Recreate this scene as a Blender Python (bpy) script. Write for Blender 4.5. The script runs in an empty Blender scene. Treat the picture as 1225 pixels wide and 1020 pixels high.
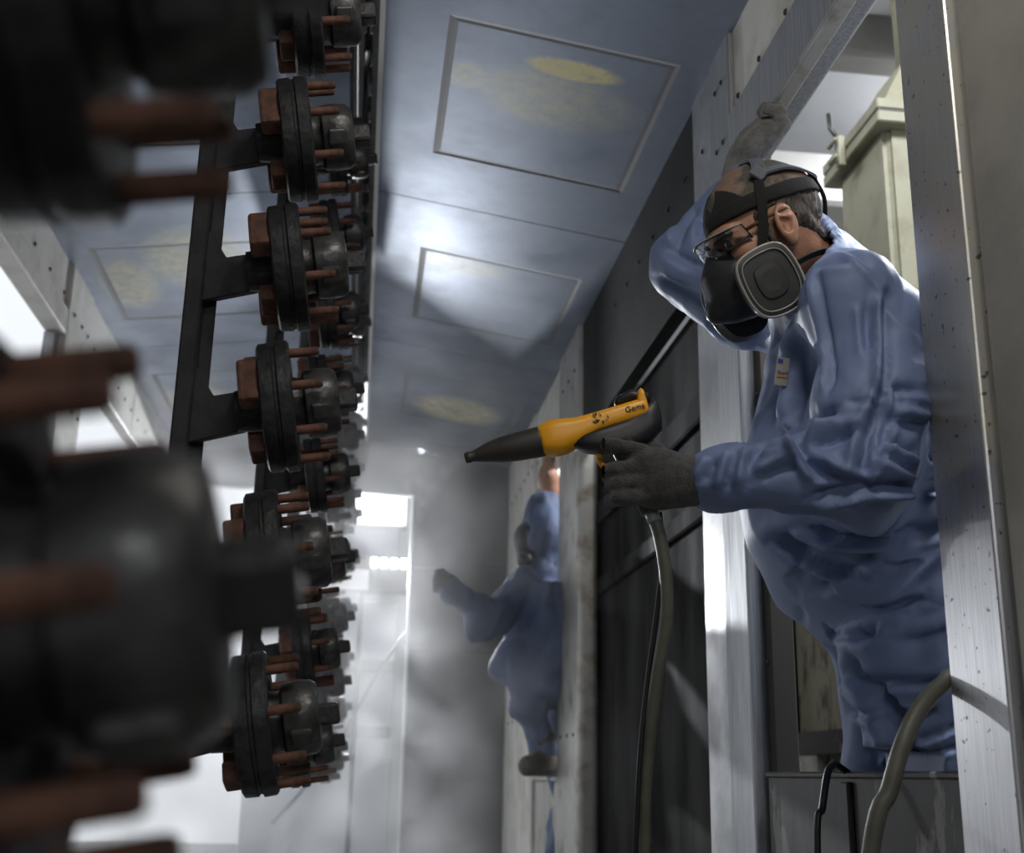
import bpy, bmesh, math, random
import numpy as np
from mathutils import Vector, Matrix

random.seed(7)
np.random.seed(7)
S = bpy.context.scene
C = S.collection
CZ = 0.75                                   # lens height above the hall floor

# ------------------------------------------------------------------ camera
FPX, CX, CY = 1440.0, 612.5, 510.0
VR = Vector((0.992012853, -0.124800034, 0.018315294))
VU = Vector((-0.052291892, -0.274758696, 0.960090213))
VF = Vector((0.114787005, 0.953379573, 0.279090188))
cam = bpy.data.cameras.new('camera')
co = bpy.data.objects.new('camera', cam)
C.objects.link(co)
m3 = Matrix((VR, VU, -VF)).transposed()
co.matrix_world = Matrix.Translation((0, 0, CZ)) @ m3.to_4x4()
cam.sensor_fit = 'HORIZONTAL'
cam.sensor_width = 36.0
cam.lens = 36.0 * FPX / 1225.0
cam.clip_start = 0.02
cam.clip_end = 200
cam.dof.use_dof = True
cam.dof.focus_distance = 1.95
cam.dof.aperture_fstop = 5.0
S.camera = co

# ------------------------------------------------------------------ world, lights, exposure
w = bpy.data.worlds.new('overcast')
S.world = w
w.use_nodes = True
w.node_tree.nodes['Background'].inputs[0].default_value = (0.90, 0.94, 1.0, 1)
w.node_tree.nodes['Background'].inputs[1].default_value = 1.05

def light(name, kind, loc, target, energy, col, **kw):
    l = bpy.data.lights.new(name, kind)
    l.energy = energy
    l.color = col
    for k, v in kw.items():
        setattr(l, k, v)
    o = bpy.data.objects.new(name, l)
    C.objects.link(o)
    o.location = loc
    d = Vector(target) - Vector(loc)
    o.rotation_euler = d.to_track_quat('-Z', 'Y').to_euler()
    return o

# the work flood behind the open end of the tunnel
light('end_flood_light', 'SPOT', (-0.10, 8.45, 2.07), (0.15, 3.0, 2.1), 680, (0.93, 0.96, 1.0),
      spot_size=math.radians(75), spot_blend=0.4, shadow_soft_size=0.03)
# second, assumed work flood on a stand outside the left openings
light('assumed_side_flood_light', 'SPOT', (-1.42, 6.25, 1.30), (0.75, 1.75, 1.30), 65, (0.93, 0.96, 1.0),
      spot_size=math.radians(40), spot_blend=0.5, shadow_soft_size=0.05)
# assumed lamp under the tunnel roof, out of view above the lens
light('assumed_tunnel_lamp_light', 'AREA', (0.46, 0.62, 2.455), (0.85, 1.6, 1.4), 11.5, (1.0, 0.95, 0.87),
      shape='RECTANGLE', size=0.5, size_y=0.2)
# assumed fluorescent lamps of the hall on the worker's side, and added fill
light('assumed_hall_or_fill_light', 'AREA', (1.25, 1.15, 3.7), (0.95, 1.7, 1.4), 150, (0.95, 0.97, 1.0),
      shape='RECTANGLE', size=1.6, size_y=0.5)
light('assumed_hall_or_fill_light', 'AREA', (0.35, -3.4, 2.75), (0.0, 1.8, 1.6), 36, (0.97, 0.98, 1.0),  # unseen fill lamp added behind the lens
      shape='RECTANGLE', size=1.6, size_y=0.5)
light('assumed_hall_or_fill_light', 'AREA', (-0.6, 3.4, 3.75), (-0.5, 3.4, 0.0), 60, (0.95, 0.97, 1.0),  # unseen lamp added above the roof to light the slot lip
      shape='RECTANGLE', size=1.6, size_y=0.5)
light('assumed_hall_or_fill_light', 'AREA', (3.0, 4.2, 3.75), (2.6, 4.0, 0.0), 230, (0.95, 0.97, 1.0),
      shape='RECTANGLE', size=1.6, size_y=0.5)

vs = S.view_settings
vs.view_transform = 'Standard'
vs.look = 'None'
vs.exposure = 0.0
vs.gamma = 1.0
vs.use_curve_mapping = False
try:
    S.cycles.use_denoising = True
    S.cycles.volume_step_rate = 2.0
    S.cycles.volume_max_steps = 64
    S.cycles.max_bounces = 8
    S.cycles.caustics_reflective = False
    S.cycles.caustics_refractive = False
    S.cycles.sample_clamp_indirect = 6.0
except Exception:
    pass

def at(px, py, Y):
    """world point on the sight line of a photo pixel, at distance Y down the tunnel"""
    d = VF + VR * ((px - CX) / FPX) - VU * ((py - CY) / FPX)
    d = d * (Y / d.y)
    return Vector((d.x, d.y, d.z + CZ))

# ------------------------------------------------------------------ materials
MATS = {}
def mat(name, col, rough=0.5, metal=0.0, var=0.0, scale=8.0, bump=0.0, bscale=60.0, col2=None, cov=0.5,
        sharp=0.1, stretch=(1, 1, 1), rvar=0.0, emit=None, estr=0.0, alpha=None, trans=0.0, spec=None, sheen=0.0, detail=6.0):
    if name in MATS:
        return MATS[name]
    m = bpy.data.materials.new(name)
    m.use_nodes = True
    nt = m.node_tree
    N, L = nt.nodes, nt.links
    b = N['Principled BSDF']
    b.inputs['Base Color'].default_value = (*col, 1)
    b.inputs['Roughness'].default_value = rough
    b.inputs['Metallic'].default_value = metal
    if trans:
        b.inputs['Transmission Weight'].default_value = trans
    if sheen:
        b.inputs['Sheen Weight'].default_value = sheen
    if spec is not None:
        b.inputs['Specular IOR Level'].default_value = spec
    if emit:
        b.inputs['Emission Color'].default_value = (*emit, 1)
        b.inputs['Emission Strength'].default_value = estr
    tc = N.new('ShaderNodeTexCoord')
    mp = N.new('ShaderNodeMapping')
    mp.inputs['Scale'].default_value = stretch
    L.new(tc.outputs['Object'], mp.inputs['Vector'])
    if var or col2:
        n = N.new('ShaderNodeTexNoise')
        n.inputs['Scale'].default_value = scale
        n.inputs['Detail'].default_value = detail
        n.inputs['Roughness'].default_value = 0.6
        L.new(mp.outputs[0], n.inputs['Vector'])
        r = N.new('ShaderNodeValToRGB')
        c2 = col2 if col2 else tuple(max(0, c * (1 - var)) for c in col)
        c1 = col if col2 else tuple(min(1, c * (1 + var)) for c in col)
        r.color_ramp.elements[0].position = max(0, cov - sharp)
        r.color_ramp.elements[1].position = min(1, cov + sharp)
        r.color_ramp.elements[0].color = (*c2, 1)
        r.color_ramp.elements[1].color = (*c1, 1)
        L.new(n.outputs['Fac'], r.inputs['Fac'])
        if col2 and var:
            n3 = N.new('ShaderNodeTexNoise')
            n3.inputs['Scale'].default_value = scale * 0.35
            n3.inputs['Detail'].default_value = 4
            L.new(mp.outputs[0], n3.inputs['Vector'])
            mr = N.new('ShaderNodeMapRange')
            mr.inputs[1].default_value = 0.3
            mr.inputs[2].default_value = 0.7
            mr.inputs[3].default_value = 1 - var
            mr.inputs[4].default_value = 1 + var
            L.new(n3.outputs['Fac'], mr.inputs[0])
            mx = N.new('ShaderNodeVectorMath')
            mx.operation = 'SCALE'
            L.new(r.outputs[0], mx.inputs[0])
            L.new(mr.outputs[0], mx.inputs['Scale'])
            L.new(mx.outputs[0], b.inputs['Base Color'])
        else:
            L.new(r.outputs[0], b.inputs['Base Color'])
        if rvar:
            mr2 = N.new('ShaderNodeMapRange')
            mr2.inputs[1].default_value = 0.3
            mr2.inputs[2].default_value = 0.7
            mr2.inputs[3].default_value = min(1, rough + rvar)
            mr2.inputs[4].default_value = max(0.05, rough - rvar)
            L.new(n.outputs['Fac'], mr2.inputs[0])
            L.new(mr2.outputs[0], b.inputs['Roughness'])
    if bump:
        n2 = N.new('ShaderNodeTexNoise')
        n2.inputs['Scale'].default_value = bscale
        n2.inputs['Detail'].default_value = 5
        L.new(mp.outputs[0], n2.inputs['Vector'])
        bp = N.new('ShaderNodeBump')
        bp.inputs['Strength'].default_value = bump
        bp.inputs['Distance'].default_value = 0.01
        L.new(n2.outputs['Fac'], bp.inputs['Height'])
        L.new(bp.outputs[0], b.inputs['Normal'])
    MATS[name] = m
    return m

STEEL = mat('galvanised_steel', (0.42, 0.42, 0.43), 0.42, 0.75, var=0.18, scale=5, bump=0.06, bscale=9, rvar=0.12)
BRUSHED = mat('brushed_steel', (0.36, 0.37, 0.39), 0.58, 0.7, var=0.15, scale=6, stretch=(40, 40, 1), bump=0.04, bscale=4, rvar=0.08)
DIRTY = mat('dusty_steel', (0.46, 0.45, 0.42), 0.5, 0.55, col2=(0.24, 0.21, 0.16), cov=0.40, sharp=0.09, scale=9, var=0.12, bump=0.12, bscale=22)
DULL = mat('dull_grey_paint', (0.36, 0.345, 0.31), 0.7, 0.1, var=0.12, scale=4, bump=0.05)
WHITEMETAL = mat('pale_painted_metal', (0.82, 0.80, 0.75), 0.5, 0.05, col2=(0.60, 0.57, 0.50), cov=0.42, sharp=0.12, scale=7, var=0.06, bump=0.06, bscale=18)
DARKPANEL = mat('dark_mottled_panel', (0.016, 0.0155, 0.015), 0.8, 0.0, spec=0.06, var=0.35, scale=5, stretch=(1, 1, 0.25), bump=0.1, bscale=14, rvar=0.15)  # near-black mottled sheet for the bay and the cabinet back
RUSTPANEL = mat('peeling_dark_panel', (0.026, 0.024, 0.022), 0.6, 0.1, col2=(0.17, 0.165, 0.15), cov=0.425, sharp=0.018, scale=7, stretch=(1, 1, 0.45), var=0.2, bump=0.35, bscale=8)
DARKSTEEL = mat('dark_header_steel', (0.022, 0.0215, 0.021), 0.75, 0.0, spec=0.12, var=0.2, scale=5, bump=0.05, bscale=9)  # near-black tone of the bay header
BEADSHADE = mat('grey_bead_shade', (0.22, 0.225, 0.24), 0.6, 0.3)  # strip on the ceiling beads, coloured to paint in their shade line
BOLTMAT = mat('dark_bolt', (0.05, 0.045, 0.04), 0.6, 0.5)
FLOORM = mat('dusty_concrete', (0.40, 0.40, 0.39), 0.7, 0, var=0.15, scale=3, bump=0.1, bscale=30)
ENDM = mat('grey_end_wall', (0.09, 0.087, 0.083), 0.65, 0.15, var=0.12, scale=3, bump=0.04)
IRON = mat('black_cast_iron', (0.022, 0.022, 0.023), 0.55, 0.25, var=0.45, scale=30, bump=0.25, bscale=90, rvar=0.15)
IRON2 = mat('grey_machined_iron', (0.060, 0.060, 0.060), 0.42, 0.4, var=0.4, scale=26, bump=0.2, bscale=60, rvar=0.15)
RUST = mat('rust_brown_steel', (0.115, 0.052, 0.034), 0.75, 0.1, var=0.35, scale=40, bump=0.25, bscale=90)
RACKM = mat('black_rack_steel', (0.020, 0.020, 0.022), 0.65, 0.2, var=0.4, scale=14, bump=0.15)
BEIGE = mat('olive_beige_enamel', (0.225, 0.22, 0.155), 0.5, 0.0, col2=(0.15, 0.14, 0.09), cov=0.40, sharp=0.12, scale=10, var=0.08, bump=0.10, bscale=14)
STAINED = mat('stained_beige_panel', (0.38, 0.35, 0.24), 0.6, 0.0, col2=(0.10, 0.085, 0.055), cov=0.46, sharp=0.06, scale=14, stretch=(1, 1, 0.5), var=0.12, bump=0.2)
HALLCEIL = mat('pale_hall_ceiling', (0.70, 0.715, 0.76), 0.6, 0, var=0.04, scale=2)
HALLWALL = mat('grey_hall_wall', (0.34, 0.34, 0.33), 0.75, 0, var=0.08, scale=2)
BEAMM = mat('grey_beam_paint', (0.14, 0.14, 0.13), 0.6, 0, var=0.1, scale=6)
HOSEM = mat('grey_green_rubber', (0.105, 0.105, 0.085), 0.5, 0, var=0.12, scale=30)
BLACKR = mat('black_rubber', (0.012, 0.012, 0.012), 0.45, 0)
YELLOW = mat('orange_yellow_plastic', (0.92, 0.42, 0.016), 0.38, 0, col2=(0.10, 0.05, 0.02), cov=0.31, sharp=0.05, scale=38, var=0.07)
BLACKP = mat('black_plastic', (0.016, 0.015, 0.016), 0.42, 0, var=0.2, scale=40)
NOZZLE = mat('charcoal_nozzle_plastic', (0.040, 0.035, 0.031), 0.5, 0, var=0.15, scale=40)
BLUE = mat('blue_coverall_cloth', (0.165, 0.218, 0.378), 0.55, 0, var=0.05, scale=5, bump=0.06, bscale=70, spec=0.4)
BLUE2 = mat('dusty_blue_coverall_cloth', (0.105, 0.14, 0.24), 0.7, 0, var=0.15, scale=6, bump=0.9, bscale=9)
GLOVE = mat('charcoal_knit_glove', (0.055, 0.053, 0.050), 0.9, 0, var=0.25, scale=60, bump=0.6, bscale=420, sheen=0.2)
GLOVE2 = mat('pale_grey_knit_glove', (0.165, 0.16, 0.152), 0.9, 0, var=0.25, scale=50, bump=0.6, bscale=420, sheen=0.2)  # lighter grey knit for the raised hand and the far worker
SKIN = mat('tanned_skin', (0.42, 0.215, 0.135), 0.5, 0, var=0.12, scale=24, bump=0.12, bscale=150)
HAIR = mat('grey_brown_hair', (0.075, 0.062, 0.052), 0.7, 0, var=0.6, scale=90, stretch=(1, 1, 0.3), bump=0.8, bscale=240)
CAMO = mat('camouflage_cloth', (0.19, 0.125, 0.092), 0.8, 0, col2=(0.06, 0.062, 0.048), cov=0.5, sharp=0.04, scale=17, var=0.25, bump=0.2, bscale=160)
BLACKC = mat('black_cloth', (0.010, 0.010, 0.010), 0.9, 0, bump=0.2, bscale=300)
MASKM = mat('dark_rubber_mask', (0.018, 0.019, 0.022), 0.38, 0, var=0.2, scale=30)
FILTERM = mat('dark_grey_filter', (0.040, 0.040, 0.038), 0.45, 0, var=0.15, scale=40)
RIMM = mat('light_grey_rim', (0.36, 0.35, 0.33), 0.35, 0.1)
STRAPM = mat('slate_plastic_strap', (0.12, 0.13, 0.155), 0.4, 0, var=0.1, scale=30)
BLUEP = mat('blue_plastic', (0.015, 0.09, 0.24), 0.4, 0)
GLASS = mat('clear_lens', (0.95, 0.97, 1.0), 0.03, 0, trans=1.0)
EYEM = mat('dark_eye', (0.03, 0.02, 0.015), 0.15, 0)
LABELM = mat('white_label', (0.36, 0.33, 0.28), 0.6, 0)
LABELB = mat('blue_label_print', (0.03, 0.06, 0.30), 0.6, 0)
LABELO = mat('orange_label_print', (0.65, 0.25, 0.03), 0.6, 0)
INK = mat('black_print', (0.012, 0.010, 0.008), 0.5, 0)
WHITEP = mat('white_enamel', (0.80, 0.80, 0.80), 0.4, 0)
TUBE = mat('lit_lamp_tube', (1, 1, 1), 0.4, 0, emit=(0.95, 0.97, 1.0), estr=22)
DIFF = mat('lit_lamp_diffuser', (1, 1, 1), 0.4, 0, emit=(0.90, 0.96, 1.0), estr=3.0)
BOOT = mat('dusty_leather_boot', (0.10, 0.085, 0.07), 0.7, 0, var=0.2, scale=30)

# ------------------------------------------------------------------ mesh helpers
def link(name, me, m=None, parent=None, smooth=False):
    o = bpy.data.objects.new(name, me)
    C.objects.link(o)
    if m is not None and not me.materials:
        me.materials.append(m)
    if parent is not None:
        o.parent = parent
        o.matrix_parent_inverse = parent.matrix_basis.inverted()
    if smooth:
        me.polygons.foreach_set('use_smooth', [True] * len(me.polygons))
    return o

def tomesh(name, bm, smooth=False):
    bmesh.ops.recalc_face_normals(bm, faces=bm.faces)
    me = bpy.data.meshes.new(name)
    bm.to_mesh(me)
    bm.free()
    if smooth:
        me.polygons.foreach_set('use_smooth', [True] * len(me.polygons))
    return me

def bx(bm, lo, hi, bev=0.0, mtx=None, seg=1):
    lo, hi = Vector(lo), Vector(hi)
    r = bmesh.ops.create_cube(bm, size=1.0)
    vs_ = r['verts']
    c = (lo + hi) / 2
    d = hi - lo
    for v in vs_:
        v.co = Vector((v.co.x * d.x, v.co.y * d.y, v.co.z * d.z)) + c
    if bev:
        es = list({e for v in vs_ for e in v.link_edges})
        rb = bmesh.ops.bevel(bm, geom=es, offset=bev, segments=seg, affect='EDGES', profile=0.5)
        vs_ = list({v for f in rb['faces'] for v in f.verts} | {v for v in vs_ if v.is_valid})
    if mtx is not None:
        bmesh.ops.transform(bm, matrix=mtx, verts=[v for v in vs_ if v.is_valid])
    return vs_

def box(name, lo, hi, m, parent=None, bev=0.0, seg=1):
    bm = bmesh.new()
    bx(bm, lo, hi, bev, seg=seg)
    return link(name, tomesh(name, bm), m, parent)

def prism(name, pts, axis, a, b, m, parent=None, bev=0.0, mtx=None):
    """polygon pts (2D) extruded along axis 'x','y' or 'z' from a to b"""
    bm = bmesh.new()
    def mk(p, t):
        return {'x': (t, p[0], p[1]), 'y': (p[0], t, p[1]), 'z': (p[0], p[1], t)}[axis]
    v0 = [bm.verts.new(mk(p, a)) for p in pts]
    v1 = [bm.verts.new(mk(p, b)) for p in pts]
    bm.faces.new(v0)
    bm.faces.new(v1[::-1])
    n = len(pts)
    for i in range(n):
        bm.faces.new((v0[i], v1[i], v1[(i + 1) % n], v0[(i + 1) % n]))
    bmesh.ops.recalc_face_normals(bm, faces=bm.faces)
    if bev:
        bmesh.ops.bevel(bm, geom=list(bm.edges), offset=bev, segments=1, affect='EDGES')
    if mtx is not None:
        bmesh.ops.transform(bm, matrix=mtx, verts=bm.verts)
    return link(name, tomesh(name, bm), m, parent)

def frame_from(t, hint=Vector((0, 0, 1))):
    t = t.normalized()
    if abs(t.dot(hint)) > 0.95:
        hint = Vector((0, 1, 0))
    u = t.cross(hint).normalized()
    v = u.cross(t).normalized()
    return u, v

def spline(pts, n=8):
    """Catmull-Rom through the points"""
    P = [Vector(p) for p in pts]
    P = [P[0] * 2 - P[1]] + P + [P[-1] * 2 - P[-2]]
    out = []
    for i in range(1, len(P) - 2):
        for k in range(n):
            t = k / n
            a, b, c, d = P[i - 1], P[i], P[i + 1], P[i + 2]
            out.append(0.5 * ((2 * b) + (c - a) * t + (2 * a - 5 * b + 4 * c - d) * t * t + (3 * b - a - 3 * c + d) * t ** 3))
    out.append(P[-2])
    return out

def tube_mesh(name, pts, rad, sides=12, flat=None, hints=None, closed=False):
    """swept tube; rad float or list; flat=(a,b) gives a flat strap section"""
    P = [Vector(p) for p in pts]
    n = len(P)
    bm = bmesh.new()
    rings = []
    prev = None
    for i, p in enumerate(P):
        if closed:
            t = P[(i + 1) % n] - P[i - 1]
        else:
            t = P[min(i + 1, n - 1)] - P[max(i - 1, 0)]
        t.normalize()
        if hints is not None:
            h = Vector(hints[i])
            u = t.cross(h).normalized()
            v = u.cross(t).normalized()
        elif prev is None:
            u, v = frame_from(t)
        else:
            u = (prev - t * prev.dot(t)).normalized()
            v = u.cross(t).normalized()
        prev = u
        r = rad[i] if isinstance(rad, (list, tuple)) else rad
        ring = []
        for k in range(sides):
            a = 2 * math.pi * k / sides + (math.pi / 4 if flat else 0)
            if flat:
                q = u * (flat[0] * math.copysign(1, math.cos(a))) + v * (flat[1] * math.copysign(1, math.sin(a)))
            else:
                q = u * (math.cos(a) * r) + v * (math.sin(a) * r)
            ring.append(bm.verts.new(p + q))
        rings.append(ring)
    m_ = n if closed else n - 1
    for i in range(m_):
        A, B = rings[i], rings[(i + 1) % n]
        for k in range(sides):
            bm.faces.new((A[k], A[(k + 1) % sides], B[(k + 1) % sides], B[k]))
    if not closed:
        bm.faces.new(rings[0][::-1])
        bm.faces.new(rings[-1])
    return tomesh(name, bm, smooth=not flat)

def tube(name, pts, rad, m, parent=None, sides=12, **kw):
    return link(name, tube_mesh(name, pts, rad, sides, **kw), m, parent)

def strap(name, pts, wid, thick, hints, m, parent=None):
    return link(name, tube_mesh(name, pts, 0, 4, flat=(wid / 2, thick / 2), hints=hints), m, parent)

def lathe_mesh(name, prof, sides=32, axis='x', jitter=0.0):
    """profile list of (along, radius) turned about an axis"""
    bm = bmesh.new()
    rings = []
    for a, r in prof:
        ring = []
        for k in range(sides):
            t = 2 * math.pi * k / sides
            rr = r * (1 + jitter * math.sin(3 * t + 20 * a) + jitter * 0.6 * math.sin(7 * t))
            y, z = math.cos(t) * rr, math.sin(t) * rr
            ring.append(bm.verts.new({'x': (a, y, z), 'z': (y, z, a)}[axis]))
        rings.append(ring)
    for i in range(len(rings) - 1):
        A, B = rings[i], rings[i + 1]
        for k in range(sides):
            bm.faces.new((A[k], A[(k + 1) % sides], B[(k + 1) % sides], B[k]))
    bm.faces.new(rings[0][::-1])
    bm.faces.new(rings[-1])
    me = tomesh(name, bm, smooth=True)
    try:
        me.set_sharp_from_angle(angle=math.radians(35))
    except Exception:
        pass
    return me

def empty(name, loc=(0, 0, 0)):
    o = bpy.data.objects.new(name, None)
    C.objects.link(o)
    o.location = loc
    o.empty_display_size = 0.1
    return o

def tag(o, label=None, cat=None, group=None, kind=None):
    if label:
        o['label'] = label
    if cat:
        o['category'] = cat
    if group:
        o['group'] = group
    if kind:
        o['kind'] = kind
    return o

# ------------------------------------------------------------------ distance-field modelling
class Field:
    def __init__(self, lo, hi, h):
        self.o = np.array(lo, dtype=np.float32)
        self.h = h
        self.n = [int(math.ceil((hi[i] - lo[i]) / h)) + 1 for i in range(3)]
        self.f = np.full(self.n, 0.3, dtype=np.float32)

    def block(self, lo, hi):
        sl, ax = [], []
        for i in range(3):
            a = max(0, int((lo[i] - self.o[i]) / self.h) - 1)
            b = min(self.n[i], int((hi[i] - self.o[i]) / self.h) + 3)
            if b <= a:
                return None, None
            sl.append(slice(a, b))
            ax.append(self.o[i] + self.h * np.arange(a, b, dtype=np.float32))
        X, Y, Z = np.meshgrid(*ax, indexing='ij', sparse=True)
        return tuple(sl), (X, Y, Z)

    def comb(self, sl, d, k, op):
        f = self.f[sl]
        if op == 'sub':
            d = -d
            if k > 0:
                hh = np.clip(0.5 - 0.5 * (f - d) / k, 0, 1)
                self.f[sl] = f + (d - f) * hh + k * hh * (1 - hh)
            else:
                self.f[sl] = np.maximum(f, d)
        else:
            if k > 0:
                hh = np.clip(0.5 + 0.5 * (f - d) / k, 0, 1)
                self.f[sl] = f + (d - f) * hh - k * hh * (1 - hh)
            else:
                self.f[sl] = np.minimum(f, d)

    def cone(self, a, b, ra, rb, k=0.02, op='add'):
        a = np.array(a, dtype=np.float32)
        b = np.array(b, dtype=np.float32)
        r = max(ra, rb) + max(k, 0.02) + 0.02
        sl, g = self.block(np.minimum(a, b) - r, np.maximum(a, b) + r)
        if sl is None:
            return
        ab = b - a
        L2 = float(ab @ ab) + 1e-9
        p = [g[i] - a[i] for i in range(3)]
        t = np.clip((p[0] * ab[0] + p[1] * ab[1] + p[2] * ab[2]) / L2, 0, 1)
        d = np.sqrt((p[0] - ab[0] * t) ** 2 + (p[1] - ab[1] * t) ** 2 + (p[2] - ab[2] * t) ** 2) - (ra + (rb - ra) * t)
        self.comb(sl, d, k, op)

    def chain(self, pts, rads, k=0.02):
        for i in range(len(pts) - 1):
            self.cone(pts[i], pts[i + 1], rads[i], rads[i + 1], k)

    def ell(self, c, r, R=None, k=0.02, op='add', cut=None):
        """ellipsoid, R rows = local axes in the field frame; cut = list of (point, normal) keeping the negative side"""
        c = np.array(c, dtype=np.float32)
        rm = max(r) + max(k, 0.02) + 0.01
        sl, g = self.block(c - rm, c + rm)
        if sl is None:
            return
        p = [g[i] - c[i] for i in range(3)]
        if R is not None:
            p = [p[0] * R[i][0] + p[1] * R[i][1] + p[2] * R[i][2] for i in range(3)]
        k0 = np.sqrt((p[0] / r[0]) ** 2 + (p[1] / r[1]) ** 2 + (p[2] / r[2]) ** 2)
        k1 = np.sqrt((p[0] / r[0] ** 2) ** 2 + (p[1] / r[1] ** 2) ** 2 + (p[2] / r[2] ** 2) ** 2) + 1e-6
        d = k0 * (k0 - 1) / k1
        if cut:
            for q, n in cut:
                d = np.maximum(d, (g[0] - q[0]) * n[0] + (g[1] - q[1]) * n[1] + (g[2] - q[2]) * n[2])
        self.comb(sl, d, k, op)

    def rbox(self, c, half, rad, R=None, k=0.01, op='add'):
        c = np.array(c, dtype=np.float32)
        rm = float(np.linalg.norm(half)) + max(k, 0.02) + 0.01
        sl, g = self.block(c - rm, c + rm)
        if sl is None:
            return
        p = [g[i] - c[i] for i in range(3)]
        if R is not None:
            p = [p[0] * R[i][0] + p[1] * R[i][1] + p[2] * R[i][2] for i in range(3)]
        q = [np.abs(p[i]) - (half[i] - rad) for i in range(3)]
        d = np.sqrt(np.maximum(q[0], 0) ** 2 + np.maximum(q[1], 0) ** 2 + np.maximum(q[2], 0) ** 2) + np.minimum(np.maximum(np.maximum(q[0], q[1]), q[2]), 0) - rad
        self.comb(sl, d, k, op)

    def loft(self, secs, k=0.03):
        """secs: (centre, a, b) horizontal-ish elliptical slices, a along X, b along Y; chained along Z"""
        secs = sorted(secs, key=lambda s: s[0][2])
        lo = np.min([np.array(s[0]) - max(s[1], s[2]) for s in secs], axis=0) - 0.06
        hi = np.max([np.array(s[0]) + max(s[1], s[2]) for s in secs], axis=0) + 0.06
        sl, g = self.block(lo, hi)
        z = g[2].ravel()
        zs = [s[0][2] for s in secs]
        it = lambda col: np.interp(z, zs, col).astype(np.float32)[None, None, :]
        cx, cy = it([s[0][0] for s in secs]), it([s[0][1] for s in secs])
        a, b = it([s[1] for s in secs]), it([s[2] for s in secs])
        u, v = (g[0] - cx), (g[1] - cy)
        q = (np.abs(u / a) ** 2.3 + np.abs(v / b) ** 2.3) ** (1 / 2.3)
        d = (q - 1) * np.minimum(a, b)
        zz = g[2]
        cap = np.maximum(zs[0] - zz, zz - zs[-1])
        d = np.where(cap > 0, np.sqrt(np.maximum(d, 0) ** 2 + cap ** 2), np.maximum(d, cap))
        self.comb(sl, d.astype(np.float32), k, 'add')

    def keep(self, q, n):
        """cut away the side the normal points to"""
        sl, g = self.block(self.o, self.o + np.array(self.n) * self.h)
        d = (g[0] - q[0]) * n[0] + (g[1] - q[1]) * n[1] + (g[2] - q[2]) * n[2]
        self.f[sl] = np.maximum(self.f[sl], d)

    def net(self):
        f = self.f
        s = f < 0
        n0, n1, n2 = f.shape
        cs = [(i, j, k) for i in (0, 1) for j in (0, 1) for k in (0, 1)]
        cnt = np.zeros((n0 - 1, n1 - 1, n2 - 1), dtype=np.int8)
        for i, j, k in cs:
            cnt += s[i:n0 - 1 + i, j:n1 - 1 + j, k:n2 - 1 + k]
        act = np.argwhere((cnt > 0) & (cnt < 8))
        cid = np.full(cnt.shape, -1, dtype=np.int32)
        cid[act[:, 0], act[:, 1], act[:, 2]] = np.arange(len(act))
        V = np.stack([f[act[:, 0] + i, act[:, 1] + j, act[:, 2] + k] for i, j, k in cs], 1)
        acc = np.zeros((len(act), 3), dtype=np.float64)
        nn = np.zeros(len(act))
        for a in range(8):
            for b in range(a + 1, 8):
                d = [cs[b][q] - cs[a][q] for q in range(3)]
                if sum(abs(x) for x in d) != 1:
                    continue
                va, vb = V[:, a], V[:, b]
                mk = (va < 0) != (vb < 0)
                t = np.where(mk, va / np.where(mk, va - vb, 1), 0)
                for q in range(3):
                    acc[:, q] += np.where(mk, cs[a][q] + d[q] * t, 0)
                nn += mk
        P = (act + acc / nn[:, None]) * self.h + self.o
        faces = []
        for ax in range(3):
            sa = [slice(None)] * 3
            sb = [slice(None)] * 3
            sa[ax] = slice(0, -1)
            sb[ax] = slice(1, None)
            A, B = s[tuple(sa)], s[tuple(sb)]
            ch = np.argwhere(A != B)
            o1, o2 = [(1, 2), (2, 0), (0, 1)][ax]
            lim = cnt.shape
            ok = (ch[:, o1] >= 1) & (ch[:, o2] >= 1) & (ch[:, o1] < lim[o1]) & (ch[:, o2] < lim[o2])
            ch = ch[ok]
            ins = A[ch[:, 0], ch[:, 1], ch[:, 2]]
            def cell(d1, d2):
                q = ch.copy()
                q[:, o1] += d1
                q[:, o2] += d2
                return cid[q[:, 0], q[:, 1], q[:, 2]]
            F = np.stack([cell(-1, -1), cell(0, -1), cell(0, 0), cell(-1, 0)], 1)
            F[~ins] = F[~ins][:, ::-1]
            faces.append(F)
        return P, np.concatenate(faces)

def vnormals(P, F):
    n = np.cross(P[F[:, 2]] - P[F[:, 0]], P[F[:, 3]] - P[F[:, 1]])
    N = np.zeros_like(P)
    for k in range(4):
        np.add.at(N, F[:, k], n)
    return N / (np.linalg.norm(N, axis=1)[:, None] + 1e-12)

def relax(P, F, it=2, lam=0.5):
    for _ in range(it):
        A = np.zeros_like(P)
        c = np.zeros(len(P))
        for k in range(4):
            a, b = F[:, k], F[:, (k + 1) % 4]
            np.add.at(A, a, P[b])
            np.add.at(c, a, 1)
            np.add.at(A, b, P[a])
            np.add.at(c, b, 1)
        P = P + lam * (A / c[:, None] - P)
    return P

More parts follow.
